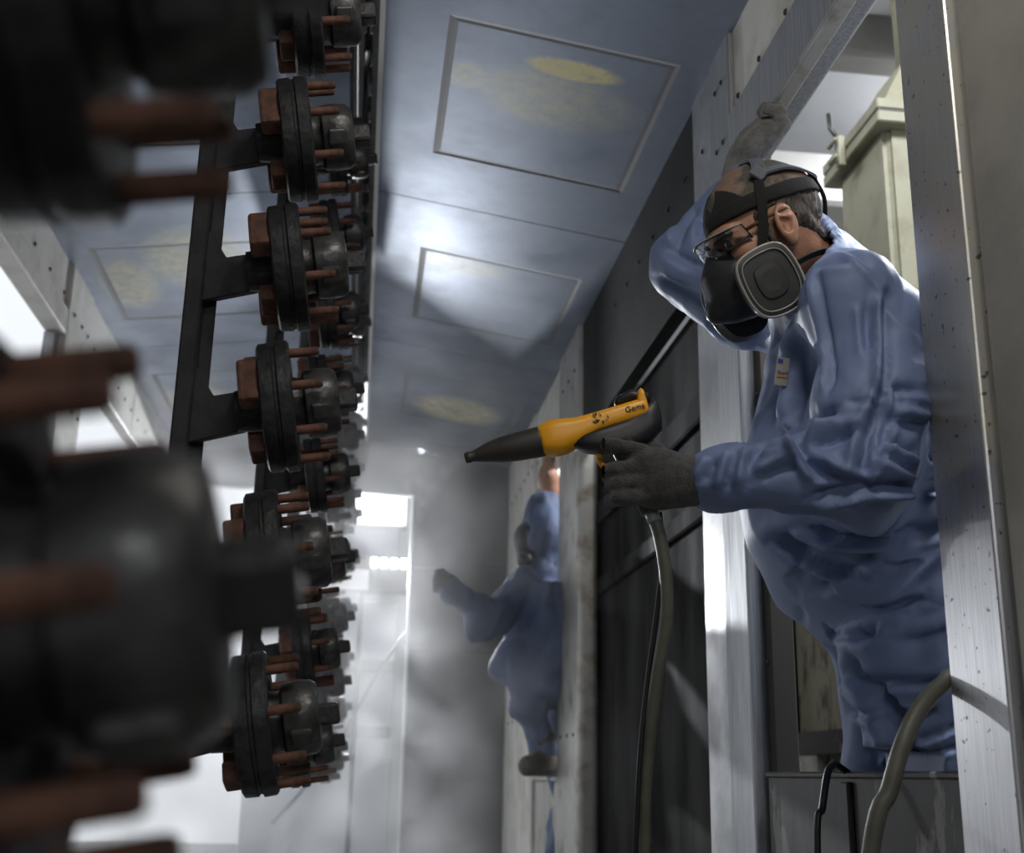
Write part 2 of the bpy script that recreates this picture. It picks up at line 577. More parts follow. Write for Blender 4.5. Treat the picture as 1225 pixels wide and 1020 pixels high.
_perm = np.random.RandomState(3).permutation(256).astype(np.int64)
_perm = np.concatenate([_perm, _perm, _perm])
_grad = np.random.RandomState(5).normal(size=(256, 3))
_grad /= np.linalg.norm(_grad, axis=1)[:, None]
def pnoise(p):
    i = np.floor(p).astype(np.int64)
    f = p - i
    u = f * f * f * (f * (f * 6 - 15) + 10)
    i &= 255
    out = 0
    for dx in (0, 1):
        for dy in (0, 1):
            for dz in (0, 1):
                h = _perm[_perm[_perm[i[:, 0] + dx] + i[:, 1] + dy] + i[:, 2] + dz]
                g = _grad[h]
                dot = g[:, 0] * (f[:, 0] - dx) + g[:, 1] * (f[:, 1] - dy) + g[:, 2] * (f[:, 2] - dz)
                wgt = (u[:, 0] if dx else 1 - u[:, 0]) * (u[:, 1] if dy else 1 - u[:, 1]) * (u[:, 2] if dz else 1 - u[:, 2])
                out = out + wgt * dot
    return out

def fnoise(p):
    """piecewise flat noise: flat facets meeting in sharp creases"""
    i = np.floor(p).astype(np.int64)
    f = p - i
    i &= 255
    o = np.argsort(-f, axis=1)
    fs = np.take_along_axis(f, o, 1)
    cur = i.copy()
    val = lambda c: _grad[_perm[_perm[_perm[c[:, 0] & 255] + (c[:, 1] & 255)] + (c[:, 2] & 255)], 0]
    v = [val(cur)]
    for k in range(3):
        cur = cur.copy()
        cur[np.arange(len(cur)), o[:, k]] += 1
        v.append(val(cur))
    return v[0] * (1 - fs[:, 0]) + v[1] * (fs[:, 0] - fs[:, 1]) + v[2] * (fs[:, 1] - fs[:, 2]) + v[3] * fs[:, 2]

def rot(P, ax, deg):
    return P @ np.array(Matrix.Rotation(math.radians(deg), 3, ax))

def npmesh(name, P, F, m, parent=None, smooth=True):
    me = bpy.data.meshes.new(name)
    me.vertices.add(len(P))
    me.vertices.foreach_set('co', np.ascontiguousarray(P, dtype=np.float32).ravel())
    me.loops.add(len(F) * 4)
    me.loops.foreach_set('vertex_index', np.ascontiguousarray(F, dtype=np.int32).ravel())
    me.polygons.add(len(F))
    me.polygons.foreach_set('loop_start', np.arange(len(F), dtype=np.int32) * 4)
    me.update(calc_edges=True)
    me.polygons.foreach_set('use_smooth', np.ones(len(F), dtype=bool) if smooth else np.zeros(len(F), dtype=bool))
    me.validate()
    return link(name, me, m, parent)

def crease(P, a, b, wid, dep, side=0.6):
    """displacement of a pressed fold along the segment a-b"""
    a = np.array(a)
    b = np.array(b)
    ab = b - a
    t = np.clip((P - a) @ ab / (ab @ ab), 0, 1)
    d = np.linalg.norm(P - a - t[:, None] * ab, axis=1) / wid
    fade = np.sin(np.pi * np.clip(t * 0.9 + 0.05, 0, 1)) ** 0.5
    return dep * fade * (-np.exp(-d * d) + side * np.exp(-(d - 1.6) ** 2 * 1.5))

# ==================================================================== THE BOOTH
XR, XL, XM = 0.80, -1.088, -0.06
ZE, ZA = 2.46, 2.59
SEAMS = [-1.92, -0.54, 0.84, 2.22, 3.60, 4.98, 6.36, 6.70]
YEND = 6.70

floor = box('floor', (-7.5, -6.2, -0.10), (5.0, 14.0, 0.0), FLOORM)
tag(floor, 'pale dusty concrete floor under the spray tunnel and hall', kind='structure')

# --- ceiling material: steel sheet with lamp reflections painted in as yellow patches
def ceiling_mat():
    m = mat('ceiling_sheet_steel', (0.245, 0.285, 0.365), 0.42, 0.6, var=0.12, scale=4, bump=0.05, bscale=7, rvar=0.08)
    nt = m.node_tree
    N, L = nt.nodes, nt.links
    b = N['Principled BSDF']
    src = b.inputs['Base Color'].links[0].from_socket
    tc = N.new('ShaderNodeTexCoord')
    total = None
    blobs = [((0.47, 2.705, 2.50), (8.0, 22, 4), 1.6), ((0.44, 2.86, 2.50), (4.2, 6.5, 3), 0.28), ((0.20, 2.83, 2.5), (14, 14, 3), 0.3),
             ((0.42, 5.80, 2.5), (4.2, 4.5, 3), 0.8), ((0.28, 4.06, 2.5), (5, 12, 3), 0.22), ((-0.66, 4.10, 2.5), (5, 3.6, 3), 0.42), ((-0.92, 4.30, 2.5), (9, 4, 3), 0.4), ((-0.86, 5.75, 2.5), (6, 5, 3), 0.5)]
    ns = N.new('ShaderNodeTexNoise')
    ns.inputs['Scale'].default_value = 26
    ns.inputs['Detail'].default_value = 8
    ns.inputs['Roughness'].default_value = 0.7
    L.new(tc.outputs['Object'], ns.inputs['Vector'])
    mrn = N.new('ShaderNodeMapRange')
    mrn.inputs[1].default_value = 0.35
    mrn.inputs[2].default_value = 0.62
    L.new(ns.outputs['Fac'], mrn.inputs[0])
    for c, sc, st in blobs:
        sb = N.new('ShaderNodeVectorMath')
        sb.operation = 'SUBTRACT'
        L.new(tc.outputs['Object'], sb.inputs[0])
        sb.inputs[1].default_value = c
        ml = N.new('ShaderNodeVectorMath')
        ml.operation = 'MULTIPLY'
        L.new(sb.outputs[0], ml.inputs[0])
        ml.inputs[1].default_value = sc
        ln = N.new('ShaderNodeVectorMath')
        ln.operation = 'LENGTH'
        L.new(ml.outputs[0], ln.inputs[0])
        mr = N.new('ShaderNodeMapRange')
        mr.interpolation_type = 'SMOOTHSTEP'
        mr.inputs[1].default_value = 1.15
        mr.inputs[2].default_value = 0.55
        mr.inputs[3].default_value = 0
        mr.inputs[4].default_value = st
        L.new(ln.outputs['Value'], mr.inputs[0])
        if total is None:
            total = mr.outputs[0]
        else:
            mx = N.new('ShaderNodeMath')
            mx.operation = 'MAXIMUM'
            L.new(total, mx.inputs[0])
            L.new(mr.outputs[0], mx.inputs[1])
            total = mx.outputs[0]
    # speckle over the painted reflections
    ad = N.new('ShaderNodeMath')
    ad.operation = 'MULTIPLY_ADD'
    L.new(mrn.outputs[0], ad.inputs[0])
    ad.inputs[1].default_value = 0.75
    ad.inputs[2].default_value = 0.30
    fm = N.new('ShaderNodeMath')
    fm.operation = 'MULTIPLY'
    fm.use_clamp = True
    L.new(total, fm.inputs[0])
    L.new(ad.outputs[0], fm.inputs[1])
    mix = N.new('ShaderNodeMix')
    mix.data_type = 'RGBA'
    L.new(fm.outputs[0], mix.inputs[0])
    L.new(src, mix.inputs[6])
    mix.inputs[7].default_value = (0.95, 0.84, 0.40, 1)
    L.new(mix.outputs[2], b.inputs['Base Color'])
    mm = N.new('ShaderNodeMath')
    mm.operation = 'MULTIPLY_ADD'
    L.new(fm.outputs[0], mm.inputs[0])
    mm.inputs[1].default_value = -0.65
    mm.inputs[2].default_value = 0.65
    L.new(mm.outputs[0], b.inputs['Metallic'])
    return m
CEILM = ceiling_mat()

ceiling = empty('ceiling', (0, 0, ZE))
tag(ceiling, 'low gabled sheet steel ceiling of the spray tunnel', kind='structure')

def ceil_panel(x0, z0, x1, z1, y0, y1):
    """one pressed sheet with a shallow rectangular bead"""
    A = Vector((x0, y0, z0))
    ex = Vector((x1 - x0, 0, z1 - z0))
    W = ex.length
    ex.normalize()
    ey = Vector((0, 1, 0))
    n = ex.cross(ey)
    if n.z < 0:
        n = -n
    D = y1 - y0
    bm = bmesh.new()
    def ring(sx0, sx1, ty0, ty1, h):
        return [bm.verts.new(A + ex * s + ey * t + n * h) for s, t in ((sx0, ty0), (sx1, ty0), (sx1, ty1), (sx0, ty1))]
    g = 0.0025
    rings = [ring(0, W, g, D - g, 0.006), ring(0, W, g, D - g, 0.0)]
    if D > 1.0:
        i0, i1 = (0.16, W - 0.10), (0.36, D - 0.32)
        b = 0.012
        for off, h in ((0, 0), (b, 0.0012), (2 * b, 0.0006)):
            rings.append(ring(i0[0] + off, i0[1] - off, i1[0] + off, i1[1] - off, h))
    for q, (a, c) in enumerate(zip(rings, rings[1:])):
        for k in range(4):
            f_ = bm.faces.new((a[k], a[(k + 1) % 4], c[(k + 1) % 4], c[k]))
            f_.material_index = 1 if q in (2, 3) else 0
    bm.faces.new(rings[-1])
    top = ring(0, W, g, D - g, 0.012)
    for k in range(4):
        bm.faces.new((rings[0][k], rings[0][(k + 1) % 4], top[(k + 1) % 4], top[k]))
    bm.faces.new(top[::-1])
    me = tomesh('ceiling_panel', bm)
    me.materials.append(CEILM)
    me.materials.append(BEADSHADE)
    return link('ceiling_panel', me, None, ceiling)

for a, b in zip(SEAMS, SEAMS[1:]):
    ceil_panel(-0.022, ZA - 0.006, XR + 0.02, ZE - 0.003, a, b)
    ceil_panel(-0.100, ZA - 0.005, XL - 0.02, ZE - 0.003, a, b)
# backing sheet above the panel joints keeps the seams dark
prism('backing_sheet', [(-0.022, ZA + 0.012), (XR + 0.06, ZE + 0.012), (XR + 0.06, ZE + 0.03), (-0.022, ZA + 0.03)], 'y', -1.92, 6.72, DULL, ceiling)
prism('backing_sheet', [(-0.100, ZA + 0.012), (XL - 0.06, ZE + 0.012), (XL - 0.06, ZE + 0.03), (-0.100, ZA + 0.03)], 'y', -1.92, 6.72, DULL, ceiling)

t1 = box('trim_1', (-0.036, -1.9, ZA - 0.012), (-0.022, 6.7, ZA + 0.16), WHITEP)
tag(t1, 'white painted lip along the conveyor slot', kind='structure')
t2 = box('trim_2', (-0.112, -1.9, ZA - 0.010), (-0.100, 6.7, ZA + 0.16), RACKM)
tag(t2, 'dark lip on the far side of the conveyor slot', kind='structure')

# --- bolts
bolt_me = lathe_mesh('bolt', [(-0.004, 0.0075), (0.0, 0.0075), (0.003, 0.006), (0.004, 0.003)], 10)
bolt_me.materials.append(BOLTMAT)
def bolt(loc, parent, d=-1, s=1.0):
    o = bpy.data.objects.new('bolt', bolt_me)
    C.objects.link(o)
    o.parent = parent
    o.matrix_parent_inverse = parent.matrix_basis.inverted()
    o.location = loc
    o.scale = (d * s, s, s)
    return o

# --- right wall
wr = empty('wall_right', (XR, 2.0, 0))
tag(wr, 'right sheet metal wall of the tunnel with two spray openings', kind='structure')
box('wall_panel', (XR, -1.9, 0), (XR + 0.05, 1.405, ZE + 0.02), DULL, wr, 0.004)
box('wall_panel', (XR, 1.0, 2.09), (XR + 0.05, 1.415, ZE + 0.02), DULL, wr, 0.004)
# upright beside the worker, specked, its upper tone painting in a light boundary
def post_mat():
    m = mat('light_step_upright', (0.52, 0.52, 0.54), 0.36, 0.7, var=0.10, scale=8, stretch=(30, 30, 1), bump=0.05, bscale=5)
    nt = m.node_tree
    N, L = nt.nodes, nt.links
    b = N['Principled BSDF']
    src = b.inputs['Base Color'].links[0].from_socket
    tc = N.new('ShaderNodeTexCoord')
    sp = N.new('ShaderNodeSeparateXYZ')
    L.new(tc.outputs['Object'], sp.inputs[0])
    n = N.new('ShaderNodeTexNoise')
    n.inputs['Scale'].default_value = 16
    n.inputs['Detail'].default_value = 7
    L.new(tc.outputs['Object'], n.inputs['Vector'])
    ns = N.new('ShaderNodeTexNoise')
    ns.inputs['Scale'].default_value = 75
    ns.inputs['Detail'].default_value = 3
    L.new(tc.outputs['Object'], ns.inputs['Vector'])
    up = N.new('ShaderNodeMapRange')
    up.inputs[1].default_value = 1.150
    up.inputs[2].default_value = 1.156
    L.new(sp.outputs[2], up.inputs[0])
    dd = N.new('ShaderNodeMapRange')
    dd.inputs[1].default_value = 0.30
    dd.inputs[2].default_value = 0.62
    dd.inputs[3].default_value = 1.0
    dd.inputs[4].default_value = 0.45
    L.new(n.outputs['Fac'], dd.inputs[0])
    ml = N.new('ShaderNodeMath')
    ml.operation = 'MULTIPLY'
    L.new(up.outputs[0], ml.inputs[0])
    L.new(dd.outputs[0], ml.inputs[1])
    mix = N.new('ShaderNodeMix')
    mix.data_type = 'RGBA'
    L.new(ml.outputs[0], mix.inputs[0])
    L.new(src, mix.inputs[6])
    mix.inputs[7].default_value = (0.56, 0.53, 0.45, 1)
    sk = N.new('ShaderNodeMapRange')
    sk.inputs[1].default_value = 0.30
    sk.inputs[2].default_value = 0.34
    sk.inputs[3].default_value = 0.8
    sk.inputs[4].default_value = 0.0
    L.new(ns.outputs['Fac'], sk.inputs[0])
    mix2 = N.new('ShaderNodeMix')
    mix2.data_type = 'RGBA'
    L.new(sk.outputs[0], mix2.inputs[0])
    L.new(mix.outputs[2], mix2.inputs[6])
    mix2.inputs[7].default_value = (0.06, 0.05, 0.035, 1)
    L.new(mix2.outputs[2], b.inputs['Base Color'])
    mm = N.new('ShaderNodeMath')
    mm.operation = 'MULTIPLY_ADD'
    L.new(ml.outputs[0], mm.inputs[0])
    mm.inputs[1].default_value = -0.15
    mm.inputs[2].default_value = 0.75
    L.new(mm.outputs[0], b.inputs['Metallic'])
    return m
POSTM = post_mat()
box('upright', (XR - 0.012, 1.418, 0), (XR + 0.055, 1.565, ZE + 0.02), POSTM, wr, 0.004, 2)
box('upright_lip', (XR + 0.0, 1.565, 0), (XR + 0.06, 1.572, ZE), BRUSHED, wr, 0.002)
# sill under opening one
box('sill_panel', (XR + 0.004, 1.573, 0), (XR + 0.018, 2.375, 0.762), RUSTPANEL, wr, 0.004)
box('sill_rib', (XR - 0.006, 1.955, 0), (XR + 0.005, 1.985, 0.752), RUSTPANEL, wr, 0.003)
box('sill_cap', (XR - 0.002, 1.573, 0.757), (XR + 0.026, 2.375, 0.768), RUSTPANEL, wr, 0.003)
# double upright past the worker
box('angle_iron', (XR + 0.02, 2.372, 0), (XR + 0.07, 2.412, 2.12), BOLTMAT, wr, 0.003)
for z in (0.98, 1.23, 1.55, 1.85):
    bolt((XR + 0.018, 2.392, z), wr, -1, 0.8)
u1 = box('upright', (XR - 0.012, 2.412, 0), (XR + 0.05, 2.574, ZE + 0.02), BRUSHED, wr, 0.006, 2)
u2 = box('upright', (XR - 0.006, 2.580, 0), (XR + 0.05, 2.750, ZE + 0.02), STEEL, wr, 0.005, 2)
# header over opening one
hd = box('header_panel', (XR, 1.42, 2.245), (XR + 0.045, 2.410, ZE + 0.02), WHITEMETAL, wr, 0.003)
hc = box('header_channel', (XR - 0.018, 1.0, 2.088), (XR + 0.055, 2.410, 2.238), BRUSHED, wr, 0.010, 3)
box('header_lip', (XR - 0.020, 1.0, 2.078), (XR + 0.012, 2.410, 2.096), DIRTY, wr, 0.004, 2)
for y in (1.55, 1.72, 1.89, 2.06, 2.23, 2.38):
    bolt((XR - 0.001, y, 2.272), hd)
for y in (2.47, 2.52):
    bolt((XR - 0.013, y, 2.36), u1, -1, 0.9)
    bolt((XR - 0.013, y, 2.20), u1, -1, 0.9)
for z in (2.28, 2.12, 1.95):
    bolt((XR - 0.007, 2.66, z), u2, -1, 0.9)
# solid bay between the openings
hb = box('header_panel', (XR, 2.750, 1.98), (XR + 0.045, 4.368, ZE + 0.02), DARKSTEEL, wr, 0.001)
for k in range(9):
    bolt((XR - 0.001, 2.86 + 0.18 * k, 2.30), hb, -1, 0.9)
box('bay_panel', (XR + 0.072, 2.60, 0), (XR + 0.090, 4.60, 2.0), DARKPANEL, wr)
box('bay_rail', (XR + 0.050, 2.752, 1.66), (XR + 0.072, 4.366, 1.74), DARKPANEL, wr, 0.006)
box('bay_rail', (XR + 0.055, 2.752, 1.40), (XR + 0.072, 4.366, 1.46), DARKPANEL, wr, 0.006)
u3 = box('upright', (XR - 0.016, 4.372, 0), (XR + 0.06, 4.845, ZE + 0.02), DIRTY, wr, 0.020, 3)
for y in (4.46, 4.60, 4.74):
    bolt((XR - 0.017, y, 2.30), u3)
    bolt((XR - 0.017, y, 0.9), u3)
# opening two
h2 = box('header_panel', (XR, 4.848, 2.085), (XR + 0.045, 5.60, ZE + 0.02), WHITEMETAL, wr, 0.004)
for k in range(5):
    bolt((XR - 0.001, 4.95 + 0.15 * k, 2.20), h2)
box('sill_panel', (XR + 0.01, 4.845, 0), (XR + 0.05, 5.60, 0.735), DIRTY, wr, 0.003)
box('sill_cap', (XR - 0.004, 4.845, 0.735), (XR + 0.10, 5.60, 0.750), DIRTY, wr, 0.003)
u4 = box('upright', (XR - 0.010, 5.604, 0), (XR + 0.05, 6.06, ZE + 0.02), WHITEMETAL, wr, 0.006)
u5 = box('upright', (XR - 0.004, 6.068, 0), (XR + 0.05, 6.72, ZE + 0.02), WHITEMETAL, wr, 0.006)
for y in (5.68, 5.82, 5.97):
    for z in (2.21, 1.02, 0.78):
        bolt((XR - 0.011, y, z), u4)
for y in (6.16, 6.34, 6.52):
    for z in (2.21, 1.02):
        bolt((XR - 0.005, y, z), u5)

# --- left wall
wl = empty('wall_left', (XL, 2.0, 0))
tag(wl, 'left sheet metal wall of the tunnel, open to bright daylight', kind='structure')
box('wall_panel', (XL - 0.05, -1.9, 0), (XL, 2.30, ZE + 0.02), DULL, wl, 0.004)
lh = box('header_panel', (XL - 0.045, 2.30, 2.30), (XL, 4.098, ZE + 0.02), WHITEMETAL, wl, 0.004)
lc = box('header_channel', (XL - 0.055, 2.30, 2.195), (XL + 0.014, 4.098, 2.292), WHITEMETAL, wl, 0.010, 2)
for k in range(9):
    bolt((XL + 0.001, 2.45 + 0.2 * k, 2.335), lh, 1)
lu = box('upright', (XL - 0.05, 4.102, 0), (XL + 0.012, 4.44, ZE + 0.02), WHITEMETAL, wl, 0.006)
lu2 = box('upright', (XL - 0.05, 4.446, 2.195), (XL + 0.006, 5.40, ZE + 0.02), WHITEMETAL, wl, 0.006)
lu3 = box('upright', (XL - 0.05, 5.405, 2.195), (XL + 0.006, 6.72, ZE + 0.02), WHITEMETAL, wl, 0.006)
for y in (4.18, 4.30, 4.40):
    for z in (2.30, 1.98):
        bolt((XL + 0.013, y, z), lu, 1)
for k in range(6):
    bolt((XL + 0.007, 4.55 + 0.16 * k, 2.30), lu2, 1)
    bolt((XL + 0.007, 5.52 + 0.2 * k, 2.30), lu3, 1)
box('jamb_strip', (XL - 0.05, 4.05, 0), (XL - 0.01, 4.098, 2.19), BRUSHED, wl, 0.003)
box('sill_panel', (XL - 0.04, 2.30, 0), (XL, 4.10, 0.70), STEEL, wl, 0.003)

# --- end wall with the conveyor exit
wb = empty('wall_back', (0.5, YEND, 0))
tag(wb, 'grey end wall of the tunnel around the bright conveyor exit', kind='structure')
XO, ZO = 0.258, 2.28
box('end_panel', (XO, YEND, 0), (XR + 0.02, YEND + 0.04, ZE + 0.06), ENDM, wb, 0.003)
prism('end_panel', [(XL, ZO), (XO, ZO), (XO, ZE + 0.11), (XM, ZA + 0.02), (XL, ZE + 0.02)], 'y', YEND, YEND + 0.04, ENDM, wb)
box('exit_jamb', (XO - 0.014, YEND - 0.02, 0), (XO, YEND + 0.06, ZO), WHITEP, wb, 0.003)
box('exit_head', (XL, YEND - 0.012, ZO - 0.012), (XO, YEND + 0.05, ZO), WHITEP, wb, 0.003)
for z in (1.86, 1.40, 0.72):
    box('panel_batten', (XO + 0.01, YEND - 0.012, z), (XR, YEND, z + 0.02), ENDM, wb, 0.003)

# --- hall around the tunnel
hr = box('wall_far_right', (4.9, -6.2, 0), (5.0, 14.0, 4.0), HALLWALL)
tag(hr, 'grey hall wall far behind the worker', kind='structure')
hn = box('wall_front', (-7.5, -6.2, 0), (5.0, -6.1, 4.0), HALLWALL)
tag(hn, 'grey hall wall behind the camera', kind='structure')
hcl = empty('ceiling_hall', (2.5, 4, 4.0))
tag(hcl, 'pale hall ceiling of wide sheets seen above the worker', kind='structure')
for i, y in enumerate((-5.0, -2.2, 0.6, 3.4, 6.2, 9.0, 11.8)):
    box('hall_ceiling_sheet', (-1.4, y + 0.006, 4.0), (5.0, y + 2.794, 4.05), HALLCEIL, hcl, 0.004)
for y in (2.4, 4.35, 6.6, 9.6):
    box('roof_beam', (-1.4, y, 3.78), (4.9, y + 0.14, 3.995), BEAMM, hcl, 0.005)
box('roof_duct', (1.15, 4.9, 3.35), (4.6, 5.4, 3.62), HALLWALL, hcl, 0.02)
# back of the tunnel, right-hand hall end
he = box('wall_hall_end', (-0.95, 11.0, 0), (5.0, 11.1, 4.0), HALLCEIL)
tag(he, 'pale wall at the far end of the hall beyond the exit', kind='structure')
hp = box('wall_hall_side', (0.30, YEND + 0.05, 0), (0.36, 11.0, 4.0), HALLWALL)
tag(hp, 'side partition beyond the tunnel exit', kind='structure')
wn = box('window_1', (1.45, 10.97, 2.75), (2.9, 11.0, 3.9), mat('daylit_window', (0.9, 0.9, 0.9), 0.3, emit=(0.93, 0.97, 1.0), estr=2.5))
tag(wn, 'bright daylit window high in the far hall wall', kind='structure')
for x in (1.44, 1.92, 2.40, 2.88):
    box('glazing_bar', (x, 10.95, 2.73), (x + 0.03, 10.972, 3.92), WHITEP, wn)
for k, z in enumerate((1.05, 1.62, 2.25)):
    t = box('trim_%d' % (k + 3), (-0.95, 10.93, z), (0.30, 11.0, z + 0.10), HALLWALL)
    tag(t, 'grey horizontal rail on the far pale wall', kind='structure')

# ==================================================================== CONVEYOR, RACKS, HUBS
cv = empty('overhead_conveyor', (-0.068, 2.0, 2.80))
tag(cv, 'dark overhead conveyor rail and chain above the ceiling slot', 'conveyor')
bm = bmesh.new()
bx(bm, (-0.10, -1.8, 2.90), (-0.036, 8.6, 2.912))
bx(bm, (-0.072, -1.8, 2.80), (-0.064, 8.6, 2.90))
bx(bm, (-0.10, -1.8, 2.788), (-0.036, 8.6, 2.80))
link('rail', tomesh('rail', bm), RACKM, cv)
bm = bmesh.new()
for k in range(126):
    y = -1.6 + k * 0.08
    if k % 2:
        bx(bm, (-0.080, y, 2.735), (-0.056, y + 0.095, 2.745), 0.002)
    else:
        bx(bm, (-0.072, y, 2.722), (-0.064, y + 0.095, 2.758), 0.002)
link('chain', tomesh('chain', bm), RACKM, cv)
for y in (-1.0, 1.6, 4.2, 6.8, 8.2):
    box('hanger', (-0.074, y, 2.91), (-0.062, y + 0.03, 3.99), RACKM, cv)

# hub meshes, axis along local X
fl_me = lathe_mesh('flange', [(-0.024, 0.040), (-0.024, 0.090), (-0.021, 0.0945), (-0.004, 0.0955), (-0.002, 0.0925), (0.002, 0.0925), (0.004, 0.0970),
                              (0.020, 0.0965), (0.023, 0.093), (0.023, 0.060), (0.014, 0.056), (0.014, 0.040)], 48)
fl_me.materials.append(IRON)
ba_me = lathe_mesh('barrel', [(0.010, 0.046), (0.030, 0.040), (0.036, 0.041), (0.040, 0.0495), (0.058, 0.0515), (0.078, 0.0500), (0.086, 0.0440), (0.088, 0.030)], 36, jitter=0.012)
ba_me.materials.append(IRON2)
bm = bmesh.new()
bx(bm, (0.080, -0.016, -0.015), (0.114, 0.016, 0.015), 0.005, seg=2)
no_me = tomesh('spindle_nose', bm)
no_me.materials.append(IRON)
st_me = lathe_mesh('stud', [(0.018, 0.0078), (0.020, 0.0068), (0.062, 0.0066), (0.066, 0.0050)], 14)
st_me.materials.append(RUST)
stb_me = lathe_mesh('stud_tip', [(0.054, 0.0074), (0.062, 0.0074), (0.067, 0.0042)], 12)
stb_me.materials.append(IRON)
bm = bmesh.new()
bx(bm, (-0.052, -0.020, -0.034), (-0.018, 0.012, 0.034), 0.005, seg=2)
lg_me = tomesh('mounting_lug', bm)
lg_me.materials.append(RUST)
bm = bmesh.new()
bx(bm, (-0.046, -0.016, -0.020), (-0.018, 0.014, 0.020), 0.004, seg=2)
ls_me = tomesh('mounting_lug_small', bm)
ls_me.materials.append(RUST)
sl_me = lathe_mesh('sleeve', [(-0.062, 0.030), (-0.020, 0.034), (-0.016, 0.030)], 24)
sl_me.materials.append(IRON)
bm = bmesh.new()
bx(bm, (0.046, -0.055, -0.012), (0.075, -0.044, 0.014), 0.004, seg=2)
bo_me = tomesh('cast_boss', bm)
bo_me.materials.append(IRON2)

def part(name, me, parent, loc=(0, 0, 0), rot=(0, 0, 0)):
    o = bpy.data.objects.new(name, me)
    C.objects.link(o)
    o.parent = parent
    o.location = loc
    o.rotation_euler = rot
    return o

TILT = math.radians(-9.5)
def make_hub(pos, spin, label, group):
    t = empty('wheel_hub', pos)
    t.rotation_euler = (0, TILT, 0)
    tag(t, label, 'wheel hub', group)
    part('flange', fl_me, t)
    part('barrel', ba_me, t, rot=(spin, 0, 0))
    part('spindle_nose', no_me, t, rot=(spin * 0.6, 0, 0))
    part('sleeve', sl_me, t)
    part('cast_boss', bo_me, t, rot=(spin + 0.5, 0, 0))
    for k in range(8):
        a = spin + k * math.pi / 4
        part('stud', st_me, t, (0, -0.083 * math.cos(a), 0.083 * math.sin(a)))
    for k in range(4):
        a = spin + math.radians(12 + 90 * k)
        part('mounting_lug', lg_me if k % 2 == 0 else ls_me, t, (0, -0.066 * math.cos(a), 0.066 * math.sin(a)), (-a, 0, 0))
    return t

hub_px = [(360, 20), (354, 168), (347, 321), (336, 487), (323, 668), (309, 866)]
RY = 1.72
hubs = [at(x, y, RY) for x, y in hub_px]
HX = sum(h.x for h in hubs) / 6
HZ = [h.z for h in hubs]
HZ = [2.0 + 0.0 * i for i in range(0)] + HZ
BAR_X = HX - 0.137

brk_me = None
def make_rack(Y, zs, label, zbot):
    t = empty('hanging_rack', (BAR_X, Y, zbot))
    tag(t, label, 'rack', 'hub racks on the conveyor')
    box('bar', (BAR_X - 0.013, Y - 0.004, zbot), (BAR_X + 0.013, Y + 0.034, 2.50), RACKM, t, 0.003)
    box('back_bar', (BAR_X + 0.012, Y + 0.028, zbot), (BAR_X + 0.030, Y + 0.036, 2.50), RACKM, t, 0.001)
    box('crossarm', (BAR_X - 0.013, Y, 2.475), (-0.060, Y + 0.026, 2.51), RACKM, t, 0.003)
    tube('hook', spline([(-0.068, Y + 0.012, 2.49), (-0.068, Y + 0.012, 2.60), (-0.068, Y + 0.012, 2.73)], 3), 0.007, RACKM, t, 8)
    for z in zs:
        c = z
        x0, x1 = BAR_X + 0.008, HX - 0.045
        sl = math.tan(-TILT)
        dz = -(HX - x0) * sl
        pts = [(x0, c + dz + 0.088), (x0 + 0.034, c + dz + 0.036), (x1, c - (HX - x1) * sl + 0.034), (x1, c - (HX - x1) * sl - 0.028), (x0, c + dz - 0.038)]
        prism('bracket', pts, 'y', Y + 0.006, Y + 0.022, RACKM, t, 0.0015)
    return t

ROWS = ['topmost in view', 'second from the top', 'third from the top', 'fourth from the top', 'second from the bottom', 'lowest']
SP = (HZ[1] - HZ[5]) / 4
# the rack in focus
make_rack(RY, HZ, 'black steel rack in sharp focus holding a column of hubs', 0.765)
for i, z in enumerate(HZ):
    make_hub((hubs[i].x * 0.35 + HX * 0.65, RY, z), [0.1, 0.0, 0.22, 0.05, -0.06, 0.12][i],
             'black wheel hub with rusty studs on the sharp rack, ' + ROWS[i], 'hubs on the sharp rack')
# blurred rack beside the lens
YF = 0.42
make_rack(YF, [HZ[5] - SP, HZ[5], HZ[4]], 'black rack close to the lens, blurred at the left edge', 0.40)
make_hub((HX + 0.005, YF, HZ[5] - 0.017), 0.69, 'large blurred wheel hub with brown studs at the left edge of the picture', 'hubs on the blurred near rack')
make_hub((HX - 0.001, YF, HZ[4] + 0.004), 0.31, 'large blurred black wheel hub in the upper left corner', 'hubs on the blurred near rack')
make_hub((HX - 0.006, YF, HZ[5] - SP), 0.1, 'blurred wheel hub mostly cut off at the bottom left corner', 'hubs on the blurred near rack')
# racks further down the tunnel
ROWS8 = ['lowest', 'second from the bottom', 'third from the bottom', 'fourth from the bottom', 'fourth from the top', 'third from the top', 'second from the top', 'topmost']
for r, (Y, off, word) in enumerate(((3.02, -0.002, 'just behind the sharp one'), (4.32, 0.012, 'second behind the sharp one'), (5.62, -0.01, 'nearest the exit'))):
    zs = [HZ[5] + off + SP * k for k in range(8)]
    make_rack(Y, zs, 'black steel hub rack hanging ' + word + ', full of hubs', zs[0] - 0.05)
    for k, z in enumerate(zs):
        make_hub((HX, Y, z), 0.13 * k + r * 0.3, 'dark wheel hub %s on the rack %s' % (ROWS8[k], word), 'hubs on the rear racks')

